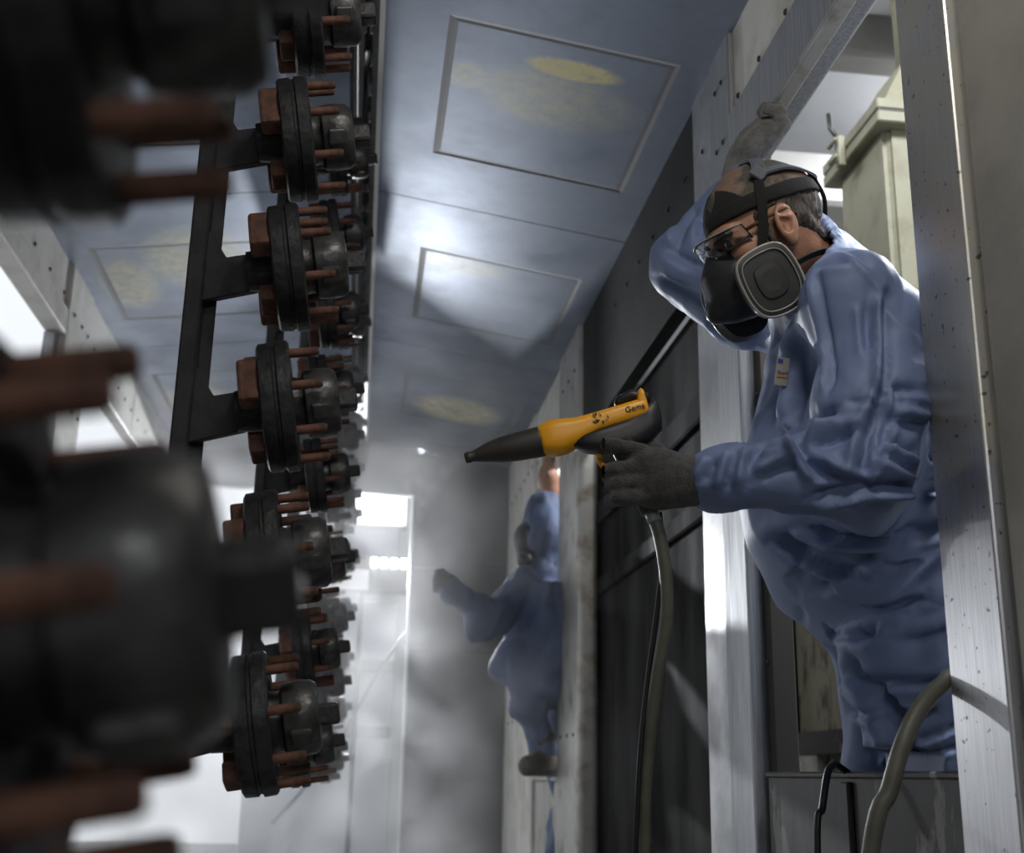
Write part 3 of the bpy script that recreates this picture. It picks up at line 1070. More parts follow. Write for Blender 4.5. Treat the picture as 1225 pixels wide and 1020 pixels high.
# ==================================================================== HALL EQUIPMENT BEHIND THE WORKER
du = empty('duct_hopper', (1.55, 3.0, 1.4))
tag(du, 'olive beige flanged duct hopper with toggle clamp behind the worker', 'duct')
X0, Y0, Y1 = 1.35, 2.83, 3.24
ZF = 2.52
def frustum(name, lo0, lo1, z0, hi0, hi1, z1, m, parent, bev=0.0):
    bm = bmesh.new()
    a = [bm.verts.new((x, y, z0)) for x, y in ((lo0[0], lo0[1]), (lo1[0], lo0[1]), (lo1[0], lo1[1]), (lo0[0], lo1[1]))]
    b = [bm.verts.new((x, y, z1)) for x, y in ((hi0[0], hi0[1]), (hi1[0], hi0[1]), (hi1[0], hi1[1]), (hi0[0], hi1[1]))]
    bm.faces.new(a[::-1])
    bm.faces.new(b)
    for k in range(4):
        bm.faces.new((a[k], a[(k + 1) % 4], b[(k + 1) % 4], b[k]))
    if bev:
        bmesh.ops.bevel(bm, geom=[e for e in bm.edges if abs(e.verts[0].co.z - e.verts[1].co.z) > 0.01], offset=bev, segments=3, affect='EDGES')
    return link(name, tomesh(name, bm), m, parent)
frustum('duct_body', (X0 + 0.0, Y0 - 0.02), (X0 + 0.55, Y1 + 0.02), 0.0, (X0 + 0.035, Y0 + 0.04), (X0 + 0.52, Y1 - 0.04), ZF, BEIGE, du, 0.02)
box('lower_flange', (X0, Y0, ZF), (X0 + 0.56, Y1, ZF + 0.035), BEIGE, du, 0.004)
box('gasket', (X0 + 0.004, Y0 + 0.004, ZF + 0.034), (X0 + 0.556, Y1 - 0.004, ZF + 0.042), BLACKR, du)
box('upper_flange', (X0, Y0, ZF + 0.041), (X0 + 0.56, Y1, ZF + 0.075), BEIGE, du, 0.004)
frustum('transition_cone', (X0 + 0.03, Y0 + 0.03), (X0 + 0.53, Y1 - 0.03), ZF + 0.074, (X0 + 0.16, Y0 + 0.12), (X0 + 0.43, Y1 - 0.08), ZF + 0.30, BEIGE, du)
link('riser_pipe', (lambda me: me)(tube_mesh('riser_pipe', [(X0 + 0.295, 3.05, ZF + 0.29), (X0 + 0.295, 3.05, 3.98)], 0.11, 20)), BEIGE, du)
cl = box('toggle_clamp', (X0 - 0.022, 3.06, ZF - 0.015), (X0 + 0.002, 3.085, ZF + 0.085), BEIGE, du, 0.003)
tube('clamp_lever', [(X0 - 0.014, 3.07, ZF + 0.07), (X0 - 0.030, 3.09, ZF + 0.12), (X0 - 0.034, 3.09, ZF + 0.17)], [0.006, 0.008, 0.007], BLACKP, cl, 8)
for dz in (0.005, 0.060):
    tube('clamp_pin', [(X0 - 0.034, 3.045, ZF + dz), (X0 - 0.034, 3.10, ZF + dz)], 0.007, BEIGE, cl, 8)

cb = empty('stained_cabinet', (1.60, 4.1, 0))
tag(cb, 'stained beige cabinet with frame rails behind the worker\'s legs', 'cabinet')
box('cabinet_panel', (1.62, 3.45, 0), (1.66, 4.40, 1.75), STAINED, cb, 0.004)
box('cabinet_back', (1.66, 4.40, 0), (1.68, 5.40, 1.75), DARKPANEL, cb, 0.004)
box('cabinet_stile', (1.585, 4.55, 0), (1.64, 4.66, 1.75), STAINED, cb, 0.004)
box('cabinet_stile', (1.575, 4.70, 0), (1.625, 5.20, 1.75), RUSTPANEL, cb, 0.004)
box('cabinet_rail', (1.575, 3.45, 0.84), (1.622, 4.50, 0.92), RUSTPANEL, cb, 0.004)
box('cabinet_rail', (1.580, 4.14, 0.0), (1.622, 4.50, 0.92), DIRTY, cb, 0.004)
pp = tube('riser_pipe', [(1.535, 4.46, 0.92), (1.535, 4.46, 2.6)], 0.032, BEAMM, None, 18)
tag(pp, 'dark vertical pipe standing beside the stained cabinet', 'pipe')

# assumed hall lamps for the worker's side, plus fill added at entrance and roof
for k, (x, y, z) in enumerate(((1.25, 1.15, 3.8), (3.0, 4.2, 3.8), (0.35, -3.45, 2.85), (-0.6, 3.4, 3.8))):
    lp = empty('assumed_ceiling_or_fill_lamp', (x, y, z))
    tag(lp, 'long unseen hall ceiling lamp ' + ('over the worker\'s bay', 'assumed over the aisle behind the duct', 'added as fill before the tunnel entrance', 'added above the tunnel roof')[k], 'lamp')
    box('housing', (x - 0.8, y - 0.25, z), (x + 0.8, y + 0.25, z + 0.08), WHITEP, lp, 0.006)
    for dx in (-0.6, 0.6):
        box('suspension_rod', (x + dx - 0.005, y - 0.005, z + 0.08), (x + dx + 0.005, y + 0.005, 4.0), BEAMM, lp)

tl = empty('assumed_tunnel_lamp', (0.46, 0.58, 2.47))  # unseen lamp assumed here for the light on sleeve and upright
tag(tl, 'small unseen lamp assumed under the tunnel ceiling near the lens', 'lamp')
box('housing', (0.20, 0.46, 2.462), (0.72, 0.70, 2.488), WHITEP, tl, 0.005)
for x in (0.2, 0.56):
    box('bracket', (x + 0.06, 0.55, 2.486), (x + 0.08, 0.58, 2.57 - 0.155 * (x + 0.06)), BEAMM, tl)
# flood lamps: one beyond the exit, one assumed outside the left door
fl = empty('flood_lamp', (-0.02, 8.55, 2.0))
tag(fl, 'bright work flood lamp with glowing tubes beyond the tunnel exit', 'lamp')
box('housing', (-0.30, 8.56, 1.98), (0.32, 8.66, 2.24), BEAMM, fl, 0.01)
for k, x in enumerate((0.06, 0.13, 0.20, 0.27)):
    box('lamp_tube', (x - 0.018, 8.535, 2.16), (x + 0.018, 8.562, 2.225), TUBE, fl, 0.006)
box('reflector', (-0.26, 8.545, 2.0), (0.03, 8.562, 2.14), WHITEP, fl, 0.004)
tube('stand', [(-0.02, 8.62, 0.0), (-0.02, 8.62, 2.0)], 0.018, RACKM, fl, 10)
sf = empty('flood_lamp', (-1.5, 6.4, 0))  # stand lamp assumed from the rim light on the worker
tag(sf, 'assumed work flood lamp on a stand outside the left wall door', 'lamp')
box('housing', (-1.62, 6.32, 1.18), (-1.36, 6.48, 1.42), BEAMM, sf, 0.01)
box('reflector', (-1.60, 6.315, 1.20), (-1.38, 6.325, 1.40), WHITEP, sf, 0.002)
tube('stand', [(-1.49, 6.40, 0.0), (-1.49, 6.40, 1.2)], 0.018, RACKM, sf, 10)
lb = empty('light_box', (0.05, 8.9, 2.52))
tag(lb, 'glowing rectangular light box above the exit', 'lamp')
box('housing', (-0.20, 8.85, 2.52), (0.29, 8.98, 2.80), WHITEP, lb, 0.005)
box('diffuser', (-0.19, 8.842, 2.53), (0.28, 8.852, 2.79), DIFF, lb)
for x in (-0.15, 0.2):
    box('suspension_rod', (x, 8.9, 2.8), (x + 0.01, 8.91, 4.0), BEAMM, lb)
cbl = tube('slack_cable', spline([at(492, 748, 7.4), at(455, 800, 7.35), at(415, 870, 7.3), at(370, 935, 7.25), at(325, 985, 7.2)], 5), 0.010, BEAMM, None, 8)
tag(cbl, 'thin grey cable slung diagonally across the bright exit', 'cable')


# ==================================================================== THE SPRAYER AT THE NEAR OPENING
def np3(v):
    return np.array((v[0], v[1], v[2]), dtype=np.float64)

wk = empty('person', (0.90, 1.82, 0.0))
tag(wk, 'person in blue coverall with respirator leaning in and aiming the orange spray gun', 'person')

Lsh, Lel, Lwr = at(1032, 378, 1.635), at(1038, 566, 1.575), at(822, 574, 1.655)
Rsh, Rel, Rwr = at(972, 392, 2.0), at(832, 320, 2.10), at(889, 205, 2.10)
HC = at(914, 281, 1.74)
fwd = Vector((-0.905, -0.005, -0.425)).normalized()
hy = Vector((0.053, -0.990, -0.09))
hy = (hy - fwd * hy.dot(fwd)).normalized()
hz = fwd.cross(hy).normalized()
HM = Matrix((fwd, hy, hz)).transposed()
HS = 0.93
def hl(x, y, z):
    """head-frame point to world"""
    return HC + HM @ (Vector((x, y, z)) * HS)
def hloc(v):
    """world point to head frame"""
    return (HM.transposed() @ (Vector(v) - HC)) / HS
def head_obj(name, F, m, parent, it=1):
    P, Q = F.net()
    P = relax(P, Q, it, 0.4)
    W = P @ (np.array(HM.transposed()) * HS) + np3(HC)
    return npmesh(name, W, Q, m, parent)

neck_b = at(1000, 345, 1.81)
nb = hloc(neck_b)
# --- head, neck and shoulders: one skin
F = Field((-0.24, -0.17, -0.30), (0.15, 0.15, 0.15), 0.0028)
def skull(F, g=0.0, k=0.02, cut=None, op='add'):
    F.ell((-0.014, 0, 0.030), (0.102 + g, 0.079 + g, 0.092 + g), k=k, cut=cut, op=op)
skull(F)
F.ell((0.034, 0, -0.035), (0.060, 0.062, 0.082), k=0.03)
F.ell((0.044, 0, -0.090), (0.042, 0.044, 0.030), k=0.03)
F.ell((0.082, 0, 0.020), (0.016, 0.050, 0.012), k=0.02)
F.cone((0.092, 0, 0.004), (0.112, 0, -0.036), 0.009, 0.015, 0.012)
for s in (-1, 1):
    F.ell((0.062, 0.045 * s, -0.025), (0.026, 0.022, 0.022), k=0.02)
    F.ell((0.101, 0.033 * s, 0.000), (0.020, 0.020, 0.014), k=0.012, op='sub')
    F.ell((0.077, 0.032 * s, 0.000), (0.0135, 0.0135, 0.0135), k=0.003)
    F.cone((0.080, 0.018 * s, 0.007), (0.078, 0.046 * s, 0.006), 0.0045, 0.004, 0.004)
    F.ell((-0.004, 0.083 * s, -0.008), (0.022, 0.010, 0.035), R=[(0.97, 0.22 * s, 0.12), (-0.22, 0.97, 0.0), (-0.12, 0.0, 0.99)], k=0.006)
    F.ell((0.001, 0.0945 * s, -0.010), (0.0115, 0.012, 0.019), k=0.003, op='sub')
    F.ell((-0.003, 0.095 * s, 0.010), (0.014, 0.0085, 0.011), k=0.002, op='sub')
    F.cone((0.004, 0.089 * s, 0.004), (-0.013, 0.090 * s, -0.002), 0.0025, 0.003, 0.003)
    F.ell((0.009, 0.084 * s, -0.012), (0.006, 0.006, 0.008), k=0.004)
    F.ell((-0.001, 0.082 * s, -0.040), (0.009, 0.007, 0.010), k=0.006)
F.cone((-0.030, 0, -0.045), (nb.x * 0.85, nb.y * 0.85, nb.z * 0.85), 0.062, 0.064, 0.03)
F.ell((nb.x, nb.y, nb.z - 0.015), (0.066, 0.070, 0.045), k=0.03)
body = head_obj('body', F, SKIN, wk)
# eyes
for s in (-1, 1):
    bm = bmesh.new()
    bmesh.ops.create_uvsphere(bm, u_segments=14, v_segments=10, radius=0.0128 * HS)
    bmesh.ops.transform(bm, matrix=Matrix.Translation(hl(0.0795, 0.032 * s, -0.001)), verts=bm.verts)
    link('eye', tomesh('eye', bm, True), EYEM, body)
    tube('eyebrow', [hl(0.096, 0.014 * s, 0.016), hl(0.094, 0.034 * s, 0.020), hl(0.080, 0.054 * s, 0.014)], [0.004, 0.0048, 0.002], HAIR, body, 8)
# --- hair around the ears and nape
F = Field((-0.15, -0.12, -0.13), (0.12, 0.12, 0.12), 0.003)
n1 = Vector((0.0, 0, 1.0)).normalized()
skull(F, 0.0035, k=0, cut=[((-0.012, 0, 0.048), n1), ((0.046, 0, 0.0), (0.90, 0, 0.42)), ((0, 0, -0.050), (0.25, 0, -0.97))])
for s in (-1, 1):
    F.ell((0.006, 0.084 * s, -0.010), (0.026, 0.022, 0.040), k=0, op='sub')
    F.cone((0.030, 0.068 * s, 0.022), (0.026, 0.072 * s, -0.028), 0.010, 0.005, 0.004)
    F.cone((-0.040, 0.066 * s, -0.005), (-0.075, 0.042 * s, -0.045), 0.014, 0.010, 0.01)
F.cone((-0.085, 0.03, -0.040), (-0.085, -0.03, -0.040), 0.016, 0.016, 0.012)
P, Q = F.net()
Nn = vnormals(P, Q)
P = P + Nn * (pnoise(P * np.array((160, 160, 60))) * 0.0028)[:, None]
npmesh('hair', P @ (np.array(HM.transposed()) * HS) + np3(HC), Q, HAIR, body)
# --- bandana and headband
nbd = Vector((0.02, 0, -1.0)).normalized()
F = Field((-0.15, -0.12, -0.05), (0.12, 0.12, 0.15), 0.003)
skull(F, 0.006, k=0, cut=[((0.08, 0, 0.045), nbd)])
P, Q = F.net()
Nn = vnormals(P, Q)
P = P + Nn * (np.abs(pnoise(P * 30)) * 0.006)[:, None]
bnd = npmesh('bandana', P @ (np.array(HM.transposed()) * HS) + np3(HC), Q, CAMO, wk)
F = Field((-0.15, -0.12, -0.08), (0.12, 0.12, 0.15), 0.003)
skull(F, 0.009, k=0, cut=[((0.08, 0, 0.036), nbd), ((0.08, 0, 0.064), -nbd)])
head_obj('headband', F, BLACKC, bnd, 1)
F = Field((-0.15, -0.12, -0.05), (0.12, 0.12, 0.15), 0.003)
skull(F, 0.008, k=0, cut=[((0.08, 0, 0.055), nbd), ((0.060, 0, 0.10), Vector((-1, 0, 0.5)).normalized())])
head_obj('bandana_front', F, BLACKC, bnd, 1)

# --- respirator
rs = empty('respirator', HC)
rs.parent = wk
rs.matrix_parent_inverse = wk.matrix_basis.inverted()
F = Field((-0.02, -0.12, -0.19), (0.20, 0.12, 0.03), 0.003)
F.ell((0.078, 0, -0.068), (0.062, 0.056, 0.062), k=0.02)
F.cone((0.100, 0, -0.012), (0.118, 0, -0.045), 0.020, 0.026, 0.02)
F.ell((0.118, 0, -0.088), (0.032, 0.034, 0.036), k=0.02)
F.cone((0.134, 0, -0.094), (0.142, 0, -0.098), 0.022, 0.020, 0.010)
for s in (-1, 1):
    F.cone((0.085, 0.03 * s, -0.085), (0.082, 0.066 * s, -0.090), 0.026, 0.024, 0.012)
F.ell((0.052, 0, -0.050), (0.052, 0.050, 0.052), k=0.006, op='sub')
head_obj('facepiece', F, MASKM, rs, 1)
bm = bmesh.new()
bx(bm, (-0.006, -0.012, -0.009), (0.006, 0.012, 0.009), 0.003, mtx=Matrix.Translation(hl(0.128, 0.0, -0.052)) @ HM.to_4x4())
link('nose_insert', tomesh('nose_insert', bm), BLUEP, rs)
def filter_pad(s):
    # outline in the pad's own plane (u forward, v up)
    out = []
    base = [(-0.047, 0.018), (-0.030, 0.048), (0.010, 0.056), (0.044, 0.046), (0.050, 0.010), (0.036, -0.046), (0.012, -0.056), (-0.034, -0.034)]
    base = [(-0.046, -0.030), (-0.050, 0.020), (-0.034, 0.046), (0.016, 0.050), (0.040, 0.036), (0.046, -0.016), (0.030, -0.046), (-0.018, -0.052)]
    sp = spline([(p[0], p[1], 0) for p in base + base[:3]], 5)
    sp = [Vector((q.x * 1.06, q.y * 1.16, 0)) for q in sp[5:5 + 8 * 5]]
    c = Vector((0.070, 0.082 * s, -0.092))
    nrm = Vector((0.16, 1.0 * s, -0.10)).normalized()
    u = (Vector((1, 0, -0.15)) - nrm * Vector((1, 0, -0.15)).dot(nrm)).normalized()
    v = nrm.cross(u) * s
    if v.z < 0:
        v = -v
    def pt(q, sc, h):
        return hl(*(c + u * q.x * sc + v * q.y * sc + nrm * h))
    bm = bmesh.new()
    rings = []
    for sc, h in ((0.70, -0.016), (0.98, -0.012), (1.0, 0.004), (0.97, 0.012), (0.86, 0.0135), (0.84, 0.010), (0.52, 0.011), (0.48, 0.014), (0.30, 0.015)):
        rings.append([bm.verts.new(pt(q, sc, h)) for q in sp])
    n = len(sp)
    for A, B in zip(rings, rings[1:]):
        for k in range(n):
            bm.faces.new((A[k], A[(k + 1) % n], B[(k + 1) % n], B[k]))
    bm.faces.new(rings[0][::-1])
    bm.faces.new(rings[-1])
    fp = link('filter_cartridge', tomesh('filter_cartridge', bm), FILTERM, rs)
    link('filter_rim', tube_mesh('filter_rim', [pt(q, 0.985, 0.010) for q in sp], 0.0024, 8, closed=True), RIMM, rs)
    link('filter_rim', tube_mesh('filter_rim', [pt(q, 0.84, 0.0125) for q in sp], 0.0013, 6, closed=True), RIMM, rs)
filter_pad(1)
filter_pad(-1)
# straps following the head
def surf(x, y, z, g):
    c = Vector((-0.014, 0, 0.030))
    d = Vector((x, y, z)) - c
    r = Vector((0.102 + g, 0.079 + g, 0.092 + g))
    k = math.sqrt((d.x / r.x) ** 2 + (d.y / r.y) ** 2 + (d.z / r.z) ** 2)
    p = c + d / k
    return p
def head_strap(name, raw, wid, m, g=0.012, th=0.003, free=()):
    pts, hints = [], []
    loc = [Vector(p) if i in free else surf(*p, g) for i, p in enumerate(raw)]
    for p in spline(loc, 5):
        pts.append(hl(*p))
        hints.append(HM @ (p - Vector((-0.014, 0, 0.0))))
    return strap(name, pts, wid, th, hints, m, rs)
for s in (1, -1):
    head_strap('strap', [(0.078, 0.062 * s, -0.070), (0.052, 0.078 * s, -0.030), (0.030, 0.086 * s, 0.020), (0.012, 0.080 * s, 0.066), (0.000, 0.070 * s, 0.088)], 0.015, BLACKC, free=(0, 1, 2))
    head_strap('crown_strap', [(0.000, 0.070 * s, 0.085), (-0.020, 0.045 * s, 0.12), (-0.024, 0.0, 0.13)], 0.020, STRAPM, 0.013, 0.004)
    head_strap('crown_strap', [(0.000, 0.070 * s, 0.085), (-0.048, 0.062 * s, 0.078), (-0.095, 0.035 * s, 0.060), (-0.110, 0.0, 0.056)], 0.016, STRAPM, 0.013, 0.004)
    bm = bmesh.new()
    p = surf(0.002, 0.070 * s, 0.082, 0.017)
    R2 = Matrix((Vector((0.8, 0, -0.6)), Vector((0, s, 0)), Vector((0.6 * s, 0, 0.8 * s)))).transposed()
    bx(bm, (-0.010, -0.003, -0.013), (0.010, 0.004, 0.013), 0.002, mtx=Matrix.Translation(hl(*p)) @ (HM @ R2).to_4x4())
    link('buckle', tomesh('buckle', bm), STRAPM, rs)
    head_strap('neck_strap', [(0.060, 0.070 * s, -0.098), (0.0, 0.078 * s, -0.078), (-0.060, 0.060 * s, -0.075), (-0.088, 0.0, -0.080)], 0.010, BLACKC, free=(0, 1, 2, 3))
head_strap('back_strap', [(-0.110, 0.030, 0.055), (-0.118, 0.020, 0.020), (-0.105, 0.0, -0.010), (-0.118, -0.020, 0.020), (-0.110, -0.030, 0.055)], 0.010, BLACKC)

# --- safety glasses
sg = empty('safety_glasses', HC)
sg.parent = wk
sg.matrix_parent_inverse = wk.matrix_basis.inverted()
bm = bmesh.new()
grid = []
for j in range(7):
    row = []
    v = j / 6
    for i in range(25):
        a = math.radians(-74 + 148 * i / 24)
        hgt = 0.020 * (1 - 0.25 * abs(math.sin(a)))
        z = 0.004 + (v - 0.5) * 2 * hgt
        nb_ = 0.014 * math.exp(-(a / 0.16) ** 2) if v < 0.35 else 0
        x = 0.040 + 0.082 * math.cos(a) + 0.010 * (v - 0.5)
        y = 0.076 * math.sin(a)
        row.append(bm.verts.new(hl(x, y, z + nb_)))
    grid.append(row)
for j in range(6):
    for i in range(24):
        bm.faces.new((grid[j][i], grid[j][i + 1], grid[j + 1][i + 1], grid[j + 1][i]))
me = tomesh('lens', bm, True)
lo = link('lens', me, GLASS, sg)
sm = lo.modifiers.new('thick', 'SOLIDIFY')
sm.thickness = 0.0018
link('lens_rim', tube_mesh('lens_rim', [hl(0.040 + 0.082 * math.cos(a) + 0.005, 0.076 * math.sin(a), 0.004 + 0.020 * (1 - 0.25 * abs(math.sin(a)))) for a in [math.radians(-74 + 148 * i / 24) for i in range(25)]], 0.0014, 6), RIMM, sg)
for s in (-1, 1):
    tube('temple_arm', [hl(0.064, 0.074 * s, 0.006), hl(0.020, 0.085 * s, 0.012), hl(-0.012, 0.086 * s, 0.014), hl(-0.030, 0.080 * s, 0.0)], [0.0032, 0.003, 0.003, 0.002], RUST, sg, 8)

# --- coverall
F = Field((0.42, 1.38, 0.02), (1.26, 2.36, 2.12), 0.0060)
def sec(px, py, Y, a, b):
    c = at(px, py, Y)
    return ((c.x, c.y, c.z), a, b)
F.loft([sec(1008, 352, 1.82, 0.105, 0.155), sec(1018, 420, 1.82, 0.150, 0.200), sec(1024, 500, 1.82, 0.165, 0.205), sec(1036, 570, 1.82, 0.175, 0.205),
        sec(1054, 640, 1.84, 0.182, 0.205), sec(1080, 705, 1.87, 0.172, 0.205), sec(1102, 760, 1.90, 0.155, 0.205)], k=0.05)
# shoulders and sleeves
F.cone(at(1000, 350, 1.80), Lsh, 0.085, 0.088, 0.06)
F.cone(at(985, 352, 1.84), Rsh, 0.085, 0.085, 0.06)
mid = Lsh.lerp(Lel, 0.55)
F.chain([Lsh, mid, Lel], [0.088, 0.084, 0.074], 0.04)
F.chain([Lel, Lel.lerp(Lwr, 0.35), Lel.lerp(Lwr, 0.75), Lwr], [0.073, 0.064, 0.050, 0.036], 0.03)
F.chain([Rsh, Rsh.lerp(Rel, 0.5), Rel], [0.088, 0.086, 0.078], 0.05)
F.chain([Rel, Rel.lerp(Rwr, 0.4), Rwr], [0.078, 0.066, 0.046], 0.02)
# legs
hipL, hipR = at(1122, 795, 1.79), at(1080, 790, 2.03)
kneeL, kneeR = Vector((0.950, 1.80, 0.50)), Vector((0.955, 2.09, 0.50))
anL, anR = Vector((1.02, 1.79, 0.10)), Vector((1.02, 2.10, 0.10))
F.chain([hipL, kneeL, anL], [0.125, 0.092, 0.085], 0.045)
F.chain([hipR, kneeR, anR], [0.125, 0.092, 0.085], 0.045)
# stand collar
ctop = hl(-0.052, 0, -0.075)
cn = (ctop - neck_b).normalized()
F.cone(neck_b, neck_b + cn * 0.085, 0.092, 0.072, 0.02)
F.cone(neck_b - cn * 0.02, neck_b + cn * 0.2, 0.062, 0.060, 0.0, 'sub')
hh = HM @ Vector((1, 0, 0))
P, Q = F.net()
P = relax(P, Q, 1, 0.4)
Nn = vnormals(P, Q)
D = np.zeros(len(P))
# crumpled paper-like cloth: sharp ridges in three sizes
Pw = P + 0.020 * np.stack([pnoise(P * 9 + 3), pnoise(P * 9 + 17), pnoise(P * 9 + 41)], 1)
for fr, am, st, ax, dg in ((5.5, 0.040, (1, 1, 0.50), (0.3, 0.8, 0.2), 25), (10.5, 0.014, (1.0, 1, 0.55), (0.9, 0.2, 0.4), 40), (18.0, 0.006, (1, 1, 0.7), (0.2, 0.5, 0.9), 65)):
    q = rot(Pw, Vector(ax).normalized(), dg) * fr * np.array(st)
    D += am * fnoise(q)
# pressed folds, traced on the side of the suit that faces the lens
def lens_px(P):
    R_ = P - np.array((0, 0, CZ))
    dz_ = R_ @ np3(VF)
    return CX + FPX * (R_ @ np3(VR)) / dz_, CY - FPX * (R_ @ np3(VU)) / dz_, dz_
U, V, DZ = lens_px(P)
gu, gv = (U / 6).astype(int), (V / 6).astype(int)
zb = np.full((300, 400), 99.0)
okk = (gu >= 0) & (gu < 300) & (gv >= 0) & (gv < 400)
np.minimum.at(zb, (gu[okk], gv[okk]), DZ[okk])
facing = np.zeros(len(P))
facing[okk] = np.clip(1 - (DZ[okk] - zb[gu[okk], gv[okk]] - 0.05) / 0.03, 0, 1)
rv = (P - np.array((0, 0, CZ)))
rv /= np.linalg.norm(rv, axis=1)[:, None]
facing *= np.clip(-(Nn * rv).sum(1) * 2.4 - 0.12, 0, 1)
def fold(pts, wd=6.0, dp=0.012, side=1):
    """valley along a polyline with a raised lip on one side"""
    global D
    best = np.full(len(P), 1e9)
    sg_ = np.zeros(len(P))
    L = len(pts) - 1
    fade = np.zeros(len(P))
    for k in range(L):
        (ax_, ay_), (bx_, by_) = pts[k], pts[k + 1]
        dx, dy = bx_ - ax_, by_ - ay_
        ll = math.hypot(dx, dy)
        t = np.clip(((U - ax_) * dx + (V - ay_) * dy) / (ll * ll), 0, 1)
        ex_, ey_ = U - ax_ - t * dx, V - ay_ - t * dy
        d = np.hypot(ex_, ey_)
        s = np.sign(dx * ey_ - dy * ex_)
        mk = d < best
        best = np.where(mk, d, best)
        sg_ = np.where(mk, s, sg_)
        fade = np.where(mk, (k + t) / L, fade)
    fd = np.clip(np.minimum(fade, 1 - fade) * 6 + 0.25, 0, 1)
    x = best / wd
    D = D + facing * fd * dp * 1.2 * (-np.exp(-(x ** 1.3)) + 0.9 * np.exp(-((x - 1.5) / 1.1) ** 2) * (sg_ * side > 0))
c5 = lambda *q: [(880 + x / 2.217, 260 + y / 2.217) for x, y in q]
c4 = lambda *q: [(860 + x / 3.186, 700 + y / 3.186) for x, y in q]
fold(c5((255, 75), (330, 110), (400, 160), (460, 240), (520, 330)), 4, 0.007)
fold(c5((222, 140), (224, 300), (222, 470)), 5, 0.009)
fold(c5((225, 140), (300, 118)), 4, 0.006)
fold(c5((420, 185), (418, 320), (410, 455)), 8, 0.020)
fold(c5((345, 220), (352, 330)), 7, 0.007)
fold(c5((180, 130), (125, 260), (75, 360), (92, 420), (86, 560)), 6, 0.014, -1)
fold(c5((140, 320), (146, 430), (140, 540)), 6, 0.014)
fold(c5((40, 330), (20, 500), (30, 600)), 6, 0.010)
fold(c5((165, 570), (200, 535), (262, 505)), 6, 0.016)
fold(c5((165, 575), (240, 575), (330, 545)), 6, 0.012, -1)
fold(c5((165, 580), (190, 630), (225, 690)), 7, 0.016)
fold(c5((205, 635), (265, 690), (335, 715)), 7, 0.014, -1)
fold(c5((405, 460), (345, 560), (322, 700)), 8, 0.014)
fold(c5((445, 500), (390, 610), (335, 715)), 6, 0.010, -1)
fold(c5((285, 485), (340, 487), (402, 480)), 3.5, 0.007)
fold(c5((370, 460), (412, 462)), 3.5, 0.006)
fold(c5((150, 572), (100, 590), (55, 600)), 6, 0.012, -1)
fold(c5((150, 640), (110, 660), (60, 690)), 6, 0.012)
fold(c5((150, 535), (150, 575), (170, 600)), 5, 0.014)
fold(c5((60, 600), (35, 650), (30, 720)), 6, 0.010)
fold(c5((0, 620), (-20, 680), (-30, 730)), 6, 0.010)
fold(c5((-60, 640), (-90, 700)), 6, 0.010)
fold(c5((450, 440), (500, 455), (545, 470)), 6, 0.012)
fold(c5((430, 520), (490, 545), (555, 560)), 6, 0.016, -1)
fold(c5((410, 570), (480, 610), (555, 655)), 7, 0.018)
fold(c5((450, 430), (448, 500)), 6, 0.014)
fold(c5((395, 615), (470, 660), (555, 690)), 7, 0.012)
fold(c5((200, 765), (300, 735), (400, 722), (555, 716)), 7, 0.020)
fold(c5((130, 830), (170, 870), (200, 905)), 7, 0.012)
fold(c5((330, 905), (440, 850), (560, 800)), 8, 0.014)
fold(c5((420, 990), (490, 940), (570, 890)), 8, 0.014, -1)
fold(c5((150, 800), (260, 830), (380, 830)), 8, 0.010)
fold(c5((250, 960), (330, 920)), 8, 0.010)
fold(c4((455, 140), (500, 190), (590, 205), (665, 150)), 6, 0.018)
fold(c4((540, 190), (640, 205), (760, 180), (900, 120)), 7, 0.016, -1)
fold(c4((560, 130), (590, 185)), 6, 0.012)
fold(c4((700, 60), (780, 30), (900, 70)), 7, 0.012)
fold(c4((560, 40), (660, 90), (760, 60)), 7, 0.014)
fold(c4((545, 255), (540, 330), (620, 420), (690, 560), (730, 680)), 8, 0.030)
fold(c4((600, 368), (760, 372), (930, 340)), 7, 0.016)
fold(c4((440, 100), (500, 185)), 5, 0.010)
fold(c4((400, 180), (470, 215)), 6, 0.010)
fold(c4((420, 390), (480, 385), (545, 360)), 6, 0.012)
fold(c4((480, 490), (560, 480), (650, 490)), 6, 0.014)
fold(c4((655, 490), (750, 492), (830, 470)), 6, 0.014, -1)
fold(c4((560, 660), (610, 650), (650, 690)), 6, 0.012)
fold(c4((760, 640), (850, 620), (945, 590)), 6, 0.012)
fold(c4((740, 600), (850, 560), (930, 520)), 6, 0.012)
fold([(935, 640), (985, 668), (1050, 690)], 7, 0.014)
fold([(955, 668), (1000, 690), (1040, 722)], 6, 0.012, -1)
fold([(975, 632), (1040, 640), (1100, 628)], 7, 0.012)
fold([(1010, 655), (1075, 668), (1130, 660)], 7, 0.012, -1)
# raised sleeve
fold([(800, 300), (830, 318), (868, 330)], 6, 0.014)
fold([(793, 330), (840, 352), (880, 378)], 6, 0.014, -1)
fold([(832, 245), (818, 275), (812, 300)], 6, 0.012)
fold([(842, 262), (836, 290)], 5, 0.010)
D = np.clip(D, -0.034, 0.028)
D = relax(np.stack([D, D, D], 1), Q, 1, 0.2)[:, 0]
# keep the hem at neck tidy
dn = np.linalg.norm(P - np3(neck_b), axis=1)
D *= np.clip((dn - 0.05) / 0.08, 0.25, 1)
P = P + Nn * D[:, None]
P = relax(P, Q, 1, 0.25)
low = P[:, 2] < 0.80
P[low, 0] = np.maximum(P[low, 0], 0.832)
cvr = npmesh('coverall', P, Q, BLUE, wk)
